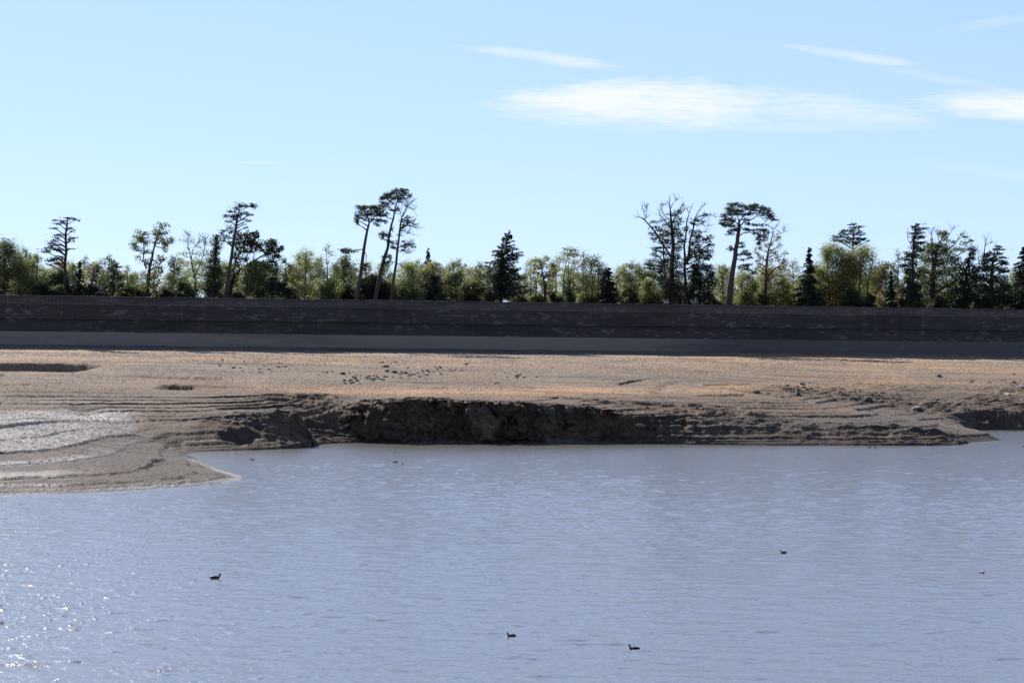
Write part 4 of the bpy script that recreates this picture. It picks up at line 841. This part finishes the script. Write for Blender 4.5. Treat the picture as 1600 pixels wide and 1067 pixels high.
tree('oak_tree', 'massive olive oak with many bare antler limbs above its crown, near the right end', 'tree', G_,
     [[(840, 960, 50), (840, 780, 40), (850, 620, 28), (870, 500, 18), (900, 420, 12), (940, 350, 6)], [(845, 640, 20), (830, 480, 13), (835, 400, 9), (828, 340, 6), (848, 290, 3)], [(870, 520, 13), (960, 480, 12), (1020, 440, 10), (1060, 380, 7), (1110, 345, 3)], [(900, 430, 8), (880, 380, 6), (870, 330, 3)], [(920, 410, 8), (970, 370, 6), (1000, 320, 4), (1025, 295, 2)], [(960, 560, 10), (1040, 530, 9), (1120, 490, 6), (1180, 450, 3)]],
     [(900, 345, 26, 17, .8), (945, 335, 30, 17, .9), (930, 370, 30, 18, .7), (960, 400, 32, 18, .5), (1000, 410, 24, 18, .6), (1100, 370, 32, 18, .5), (1140, 410, 36, 14, .6), (1090, 430, 32, 16, .6), (1060, 480, 42, 24, .7), (1130, 470, 36, 16, .6), (850, 440, 48, 30), (920, 460, 52, 30), (800, 480, 48, 32), (870, 500, 54, 34), (960, 510, 48, 32), (780, 550, 52, 36), (850, 580, 58, 38), (930, 580, 56, 38), (1010, 560, 48, 34), (1050, 620, 42, 34), (760, 640, 50, 38), (840, 670, 60, 42), (930, 670, 60, 42), (1010, 670, 52, 38), (780, 740, 56, 42), (870, 760, 66, 46), (970, 760, 60, 44), (1040, 740, 48, 40), (800, 840, 60, 46), (900, 860, 70, 48, 1.2), (1000, 860, 64, 46, 1.2), (850, 920, 70, 34, 1.3), (970, 925, 70, 34, 1.3)],
     'olive', MB_, 13, 2.9, .29, twn=9, twl=1.7)
broadleaf('low green tree in front of the massive olive oak', 1436, 442, 16, 'green', 1.6, 8, seed=37, shape='dome', bot=481)
tree('conifer', 'slanting narrow dark conifer with a leaning top, right of the massive olive oak', 'tree', G_,
     [[(1105, 960, 30), (1105, 800, 24), (1115, 660, 18), (1140, 560, 11), (1180, 470, 4)]],
     [(1178, 480, 22, 17), (1160, 515, 30, 20), (1150, 555, 36, 22), (1130, 595, 38, 24), (1175, 610, 28, 18, .6), (1120, 640, 42, 26), (1180, 660, 36, 24, .8), (1110, 690, 44, 26), (1170, 710, 40, 28, .9), (1090, 740, 46, 30), (1150, 770, 52, 34, 1.1), (1090, 820, 56, 40, 1.3), (1160, 850, 56, 40, 1.3), (1110, 910, 66, 40, 1.4)],
     'conifer', MB_, 10, 2.9, .26, .4, 1.8)
tree('cedar_tree', 'broad dark cedar with two bare snags and a hooked drooping top', 'tree', G_,
     [[(1330, 965, 44), (1330, 800, 34), (1335, 650, 24), (1348, 540, 13), (1360, 480, 8), (1390, 452, 4)], [(1265, 640, 12), (1262, 540, 9), (1272, 440, 7), (1290, 370, 3)], [(1268, 450, 5), (1310, 430, 4), (1350, 418, 2)], [(1225, 640, 8), (1222, 540, 5), (1218, 440, 3)]],
     [(1395, 455, 30, 8), (1370, 480, 26, 13), (1420, 480, 34, 7, .7), (1370, 520, 34, 16), (1310, 515, 30, 20, .9), (1280, 530, 28, 20, .9), (1420, 545, 44, 9, .8), (1340, 560, 48, 22), (1270, 580, 46, 26), (1400, 590, 46, 18), (1440, 600, 40, 8, .7), (1240, 640, 48, 32), (1320, 640, 56, 34), (1400, 650, 52, 28), (1450, 660, 36, 13, .8), (1240, 720, 56, 38), (1330, 730, 66, 42), (1420, 730, 54, 34), (1250, 810, 62, 44, 1.2), (1350, 820, 72, 46, 1.2), (1440, 800, 50, 38), (1260, 900, 70, 48, 1.3), (1370, 900, 76, 48, 1.3), (1460, 890, 50, 42, 1.2)],
     'dark', MB_, 8, 3.0, .27, .45, 1.8, twn=6, twl=1.6)
spruce('dark cedar cut by the right edge of the picture', 1600, 384, 34, 8, bot=484, dens=1.6, ragged=.3, name='cedar_tree', power=.7)

# --- leafy belt filling in behind the named trees
random.seed(99)
px = -30
while px < 1640:
    b_ = 463+px*.0135; lf = random.choice(['olive', 'pale', 'green', 'pale', 'green', 'olive', 'rust', 'pale'])
    random.random()
    broadleaf('leafy tree of the mixed belt, half hidden behind the taller trees on the dam crest', px, b_-random.uniform(38, 70), random.uniform(13, 21), lf, random.uniform(1.1, 1.9), random.uniform(28, 60), twn=10, bot=b_+2)
    px += random.uniform(15, 26)
px = -10
while px < 1620:
    b_ = 463+px*.0135
    broadleaf('low bush of the undergrowth behind the dam wall', px, b_-random.uniform(11, 26), random.uniform(9, 16), random.choice(['dark', 'olive', 'green', 'dark', 'conifer', 'yellow']), random.uniform(2.4, 3.4), random.uniform(7, 22), shape='dome', name='bush', cat='bush', bot=b_+1, twn=0)
    px += random.uniform(22, 44)
for o in col.objects:
    if o.get('label', '').startswith('leafy tree of the mixed belt'): o['group'] = 'leafy trees of the belt behind the wall'
    if o.get('label', '').startswith('low bush of the under'): o['group'] = 'bushes behind the dam wall'

# ---------------------------------------------------------------- rocks
MRK = plain('dark_stone', (.12, .10, .095), .9); MRL = plain('pale_stone', (.30, .26, .22), .9)
def rock_mesh(seed, flat=.65):
    r = np.random.default_rng(seed); import bmesh
    bm = bmesh.new(); bmesh.ops.create_icosphere(bm, subdivisions=2, radius=1)
    pl = r.normal(size=(9, 3)); pl /= np.linalg.norm(pl, axis=1)[:, None]; dd = r.uniform(.55, .9, 9)
    for v in bm.verts:
        p = np.array(v.co); 
        for a, d in zip(pl, dd):
            q = p@a
            if q > d: p = p-a*(q-d)
        p = p*np.array([1, .8, flat])+r.normal(size=3)*.03; v.co = p
    me = bpy.data.meshes.new('rock'); bm.to_mesh(me); bm.free(); return me
RM = [rock_mesh(i) for i in range(6)]
for m_ in RM: m_.materials.append(MRK)
RL = [rock_mesh(20+i, .5) for i in range(3)]
for m_ in RL: m_.materials.append(MRL)
def rock(px, py, size, label, group=None, pale=False, name='rock', k=None):
    p = hitfull(px, py); o = bpy.data.objects.new(name, random.choice(RL if pale else RM)); col.objects.link(o)
    o.location = (p.x, p.y, p.z+size*.12); o.rotation_euler = (random.uniform(-.2, .2), random.uniform(-.2, .2), random.uniform(0, 6.28)); o.scale = (size, size*random.uniform(.7, 1), size*random.uniform(.6, 1.0))
    tag(o, label, 'rock', group); return o
# dark stones strewn over the middle beach
random.seed(11)
GR, LR = 'dark stones strewn over the dry beach', 'small dark stone among many strewn over the dry beach below the wall'
spots = []
for cx, cy, sx, sy, n in [(575, 591, 22, 5, 34), (545, 596, 10, 3, 12), (640, 583, 28, 4, 26), (690, 579, 20, 3, 18), (520, 584, 18, 3, 9), (420, 577, 30, 6, 12), (360, 572, 30, 5, 8), (800, 590, 50, 8, 12), (1250, 607, 22, 5, 14), (1320, 616, 25, 6, 14), (1390, 622, 20, 6, 10), (1550, 600, 40, 12, 12)]:
    for _ in range(n): spots.append((random.gauss(cx, sx*.7), random.gauss(cy, sy*.7)))
for px, py in spots: rock(px, min(max(py, 562), 640), random.uniform(.16, .42)*random.choice([1, 1, 1.3]), LR, GR)
for px, py, s, l in [(601, 574, .85, 'largest dark boulder lying alone on the upper beach below the three leaning pines'), (597, 567, .55, 'smaller boulder just behind the largest boulder on the upper beach'), (618, 567, .45, 'low dark stone right of the boulder pair on the upper beach'),
                     (616, 583, .7, 'broad flat dark stone at the left of the right-hand stone scatter'), (1466, 589, .8, 'lone dark stone on the orange beach at the right, near the wall'), (1246, 616, .9, 'dark pointed rock beside the pale outcrop right of centre'), (1356, 627, 1.0, 'dark pyramid-shaped rock on the pale outcrop at the right'),
                     (1379, 615, .6, 'dark slab stone above the pale outcrop at the right'), (729, 570, .5, 'dark stone close to the tree shadow on the upper beach'), (9, 756, .2, 'dark lump on the wet mud at the far left shore'), (46, 723, .18, 'tiny dark stone alone on the grey mud terrace at left')]:
    rock(px, py, s, l)
for px, py, s, l in [(1254, 601, .9, 'pale rounded rock with a dark hollow on the beach right of centre'), (1598, 606, 1.3, 'pale jagged rock at the right edge of the picture'), (1575, 618, 1.2, 'long low pale rock slab near the right edge'), (1432, 640, 1.1, 'pale blocky rock above the tip of the right-hand spit'),
                     (1180, 614, 1.0, 'pale flat rock at the end of the orange strip'), (1000, 668, .9, 'tan upright boulder on the cliff face where it lowers to the right')]:
    rock(px, py, s, l, pale=True)

# gravel: nobody could count it
def gravel():
    n = 85000; P = []; r2 = np.random.default_rng(5)
    while len(P) < n:
        Y = r2.uniform(160, 405, 4000); x = r2.uniform(-.28, .28, 4000)*Y
        h, sd, _ = base_h(x, Y, False); dens = np.clip(.45+1.6*fbm(x*.06, Y*.05, 3, 3), 0.08, 1)*np.where(Y < 260, 1.0, .7)
        ok = (sd > 3) & (r2.random(4000) < dens); P += list(zip(x[ok], Y[ok]))
    P = np.array(P[:n]); z = np.array([ground_at(a, b) for a, b in P]); s = r2.lognormal(-2.55, .5, n)*np.clip(P[:, 1]/270, .7, 1.3); s = np.minimum(s, .30)
    B = np.array([(1, 0, -.3), (0, 1, -.3), (-1, 0, -.3), (0, -1, -.3), (0.1, 0.1, .75)])
    th = r2.uniform(0, 6.28, n); c, s_ = np.cos(th), np.sin(th)
    V = np.stack([P[:, 0, None]+s[:, None]*(c[:, None]*B[:, 0]-s_[:, None]*B[:, 1]), P[:, 1, None]+s[:, None]*(s_[:, None]*B[:, 0]+c[:, None]*B[:, 1]), z[:, None]+s[:, None]*B[:, 2]], -1).reshape(-1, 3)
    f = np.array([(0, 1, 4), (1, 2, 4), (2, 3, 4), (3, 0, 4)]); Fq = (np.arange(n)[:, None, None]*5+f).reshape(-1, 3)
    o = mesh_np('gravel', V, [Fq], plain('gravel_stone', (.19, .155, .135), .95)); tag(o, 'fine gravel and clods scattered over the dry lake bed', 'gravel', kind='stuff')
gravel()

# ---------------------------------------------------------------- ducks
MD = {'dark': plain('dark_plumage', (.020, .017, .016), .6), 'brown': plain('brown_plumage', (.075, .045, .028), .7), 'head': plain('drake_head', (.010, .016, .018), .35), 'grey': plain('grey_plumage', (.16, .15, .15), .7),
      'bill': plain('bill_yellow', (.28, .22, .06), .5), 'white': plain('white_plumage', (.75, .74, .72), .7), 'pale': plain('pale_plumage', (.30, .25, .19), .7)}
def lathe(sections, k=14):
    """closed skin through (x, z, ry, rz) sections along x"""
    V = []; F4 = []; n = len(sections)
    for x, z, ry, rz in sections:
        for j in range(k):
            t = 2*math.pi*j/k; V.append((x, ry*math.cos(t), z+rz*math.sin(t)))
    for i in range(n-1):
        for j in range(k): q = i*k; F4.append((q+j, q+(j+1) % k, q+k+(j+1) % k, q+k+j))
    return V, F4
def duck(px, py, L, heading, label, body='dark', head='head', chest=None, white=False, group='ducks swimming on the reservoir', pose='swim', ring=False, bill='bill'):
    p = gp(px, py); root = empty('duck', (p.x, p.y, 0), heading); tag(root, label, 'duck', group); s = L/.55
    # body and neck and head: one skin running tail -> back -> neck -> head, built along a bent spine
    if pose == 'dip':   # head down in the water
        sp = [(-.30, .13, .004), (-.27, .12, .03), (-.20, .09, .075), (-.08, .05, .105), (.06, .02, .10), (.16, -.01, .07), (.22, -.06, .04), (.25, -.12, .03), (.25, -.17, .005)]
    else:
        sp = [(-.30, .085, .004), (-.26, .075, .035), (-.18, .07, .09), (-.06, .065, .13), (.07, .06, .13), (.155, .07, .095), (.20, .105, .062), (.215, .15, .044), (.222, .195, .040), (.236, .232, .050), (.262, .248, .052), (.29, .238, .036), (.305, .226, .012)]
    V = []; k = 14; n = len(sp)
    for i, (x, z, r) in enumerate(sp):
        a = Vector(sp[max(i-1, 0)][:2]); b = Vector(sp[min(i+1, n-1)][:2]); d = (b-a).normalized(); nn = Vector((-d.y, d.x))
        for j in range(k):
            t = 2*math.pi*j/k; rr = r*.82 if 2 < i < 6 else r
            V.append((s*(x+nn.x*rr*math.sin(t)), s*r*1.05*math.cos(t), s*(z+nn.y*rr*math.sin(t))))
    F4 = []; fm = []
    for i in range(n-1):
        for j in range(k):
            q = i*k; F4.append((q+j, q+(j+1) % k, q+k+(j+1) % k, q+k+j)); fm.append(0 if i < 4 else (1 if i < 6 else (3 if (i == 6 and ring) else 2)))
    o = mesh_np('body', V, [np.array(F4)], [MD[body], MD[chest or body], MD[head], MD['white']], root, smooth=True, fm=fm)
    if pose != 'dip':
        V2, F2 = lathe([(s*.298, s*.228, s*.014, s*.013), (s*.33, s*.222, s*.015, s*.008), (s*.352, s*.218, s*.012, s*.005), (s*.358, s*.217, s*.002, s*.001)], 8); mesh_np('bill', V2, [np.array(F2)], MD[bill], root, smooth=True)
    for sd in (-1, 1):   # folded wings
        V3, F3 = lathe([(-s*.27, s*.10, s*.004, s*.004), (-s*.20, s*.095, s*.022, s*.028), (-s*.08, s*.085, s*.03, s*.046), (s*.05, s*.078, s*.026, s*.045), (s*.12, s*.07, s*.01, s*.02)], 8)
        V3 = [(a, b+sd*s*.075, c) for a, b, c in V3]; mesh_np('wing', V3, [np.array(F3)], MD['white' if white else body], root, smooth=True)
    return root
duck(336, 904, .58, 0.0, 'dark duck at left swimming right with upright neck, alone amid the sun sparkles', 'dark', 'dark', 'brown', bill='dark')
duck(799, 994.5, .42, R(205), 'duck turned away with a brown back and pale splash beside it, at the bottom middle', 'brown', 'head', 'brown')
duck(991, 1015, .47, R(180), 'black duck facing left with tail raised, nearest the bottom edge', 'dark', 'dark', 'dark', bill='white')
duck(1224, 864, .42, R(188), 'duck facing left with white cheek, on the open water at right', 'brown', 'head', 'brown', ring=True)
duck(1533, 894.5, .42, R(150), 'pale preening duck with head down near the right edge', 'pale', 'dark', 'brown', white=True, pose='dip')
duck(617.5, 722.5, .5, 0.0, 'small dark duck heading right, left one of the two off the cliff', 'dark', 'dark', 'dark', bill='dark')
duck(628, 726, .5, R(-70), 'duck flapping up pale spray, right one of the two off the cliff', 'dark', 'dark', 'dark', white=True, bill='dark')
duck(1358, 699.2, .4, 0.0, 'tiny dark duck close under the right-hand spit, left of its companion', 'dark', 'dark', 'dark', bill='dark')
duck(1368, 700.2, .38, R(240), 'tiny dark duck close under the right-hand spit, right of its companion', 'dark', 'dark', 'dark', bill='dark')
duck(394, 718.5, .42, R(180), 'dark duck drawing a long pale wake in the left inlet', 'dark', 'dark', 'dark', bill='dark')
duck(1599, 698, .4, 0.0, 'dark duck at the very right edge beyond the spit', 'dark', 'dark', 'dark', bill='dark')
g_ = duck(364, 707, .42, 0.0, 'small white bird on the brown water of the left inlet', 'white', 'white', 'white', group='', bill='bill'); g_['category'] = 'bird'; g_.name = 'white_bird'
if 'group' in g_: del g_['group']

# ---------------------------------------------------------------- people behind the parapet
MS = plain('skin', (.42, .26, .19), .6); MH = plain('dark_hair', (.03, .022, .018), .6)
def person(px, py_head, label, shirt, lean=0.0, hair=MH, trousers=(.05, .05, .07), facing=180):
    v = at(px, py_head, 430); Y = wallY(v.x)+3.0; p = at(px, py_head, Y); root = empty('person', (p.x, p.y, 21.5), R(facing)); tag(root, label, 'person', 'people on the dam crest')
    hz = max(1.35, min(1.75, p.z-21.5+.11)); k = hz/1.72
    J = {'pel': (0, 0, .95), 'wst': (0, 0, 1.12), 'chs': (lean*.1, 0, 1.34), 'nck': (lean*.16, 0, 1.47), 'hd0': (lean*.19, .01, 1.57), 'hd1': (lean*.21, .02, 1.66)}
    names = list(J); pts = [J[n] for n in names]; rad = [.15, .13, .155, .055, .085, .075]; edges = [(0, 1), (1, 2), (2, 3), (3, 4), (4, 5)]
    def chain(start, ps, rs):
        i = start
        for q, r in zip(ps, rs): pts.append(q); rad.append(r); edges.append((i, len(pts)-1)); i = len(pts)-1
    for s in (-1, 1):
        chain(0, [(s*.09, 0, .88), (s*.11, -.01, .50), (s*.12, .03, .09), (s*.12, -.12, .04)], [.10, .065, .045, .035])
        chain(2, [(s*.19+lean*.1, 0, 1.40), (s*.25+lean*.08, .03, 1.13), (s*.22+lean*.05, -.16, .98), (s*.20+lean*.05, -.24, .96)], [.065, .045, .035, .03])
    me = bpy.data.meshes.new('body'); me.from_pydata([tuple(c*k for c in q) for q in pts], edges, []); o = bpy.data.objects.new('body', me); col.objects.link(o)
    o.modifiers.new('s', 'SKIN'); 
    for i, sv in enumerate(me.skin_vertices[0].data): sv.radius = (rad[i]*k, rad[i]*k*.8); sv.use_root = (i == 0)
    o.modifiers.new('u', 'SUBSURF').levels = 1
    dg = bpy.context.evaluated_depsgraph_get(); dg.update(); m2 = bpy.data.meshes.new_from_object(o.evaluated_get(dg)); bpy.data.objects.remove(o)
    m2.name = 'body'; m2.materials.clear()
    for q in (MS, shirt, plain('trousers', trousers)): m2.materials.append(q)
    for pl in m2.polygons:
        c = pl.center/k; pl.use_smooth = True
        pl.material_index = 0 if (c.z > 1.47 or (c.z < 1.04 and c.y < -.12)) else (1 if c.z > .97 else 2)
    o = bpy.data.objects.new('body', m2); col.objects.link(o); o.parent = root
    V, F4 = lathe([(-.01, 0, .01, .01), (.02, 0, .075, .07), (.07, 0, .098, .098), (.11, 0, .09, .095), (.14, 0, .02, .02)], 10)
    V = [(b*k+J['hd1'][0]*k, c*k*1.0+.035*k, a*k+1.60*k) for a, b, c in V]; mesh_np('hair', V, [np.array(F4)], hair, root, smooth=True)
person(1040, 467, 'person in white, left one of the close pale-dressed couple on the dam crest', plain('white_shirt', (.62, .60, .64)), hair=plain('grey_hair', (.4, .38, .36)))
person(1043.7, 466.8, 'person in pale lilac-grey, right one of the close couple on the dam crest', plain('lilac_shirt', (.48, .46, .56)))
person(1073.5, 471, 'small person in dark red behind the parapet, left of the leaning one', plain('red_shirt', (.12, .04, .035)), facing=150)
person(1082.5, 467.5, 'person in beige leaning right above the parapet', plain('beige_shirt', (.45, .38, .34)), lean=.9)
person(1086, 470, 'person in mauve, rightmost on the dam crest', plain('mauve_shirt', (.34, .27, .32)), facing=200)
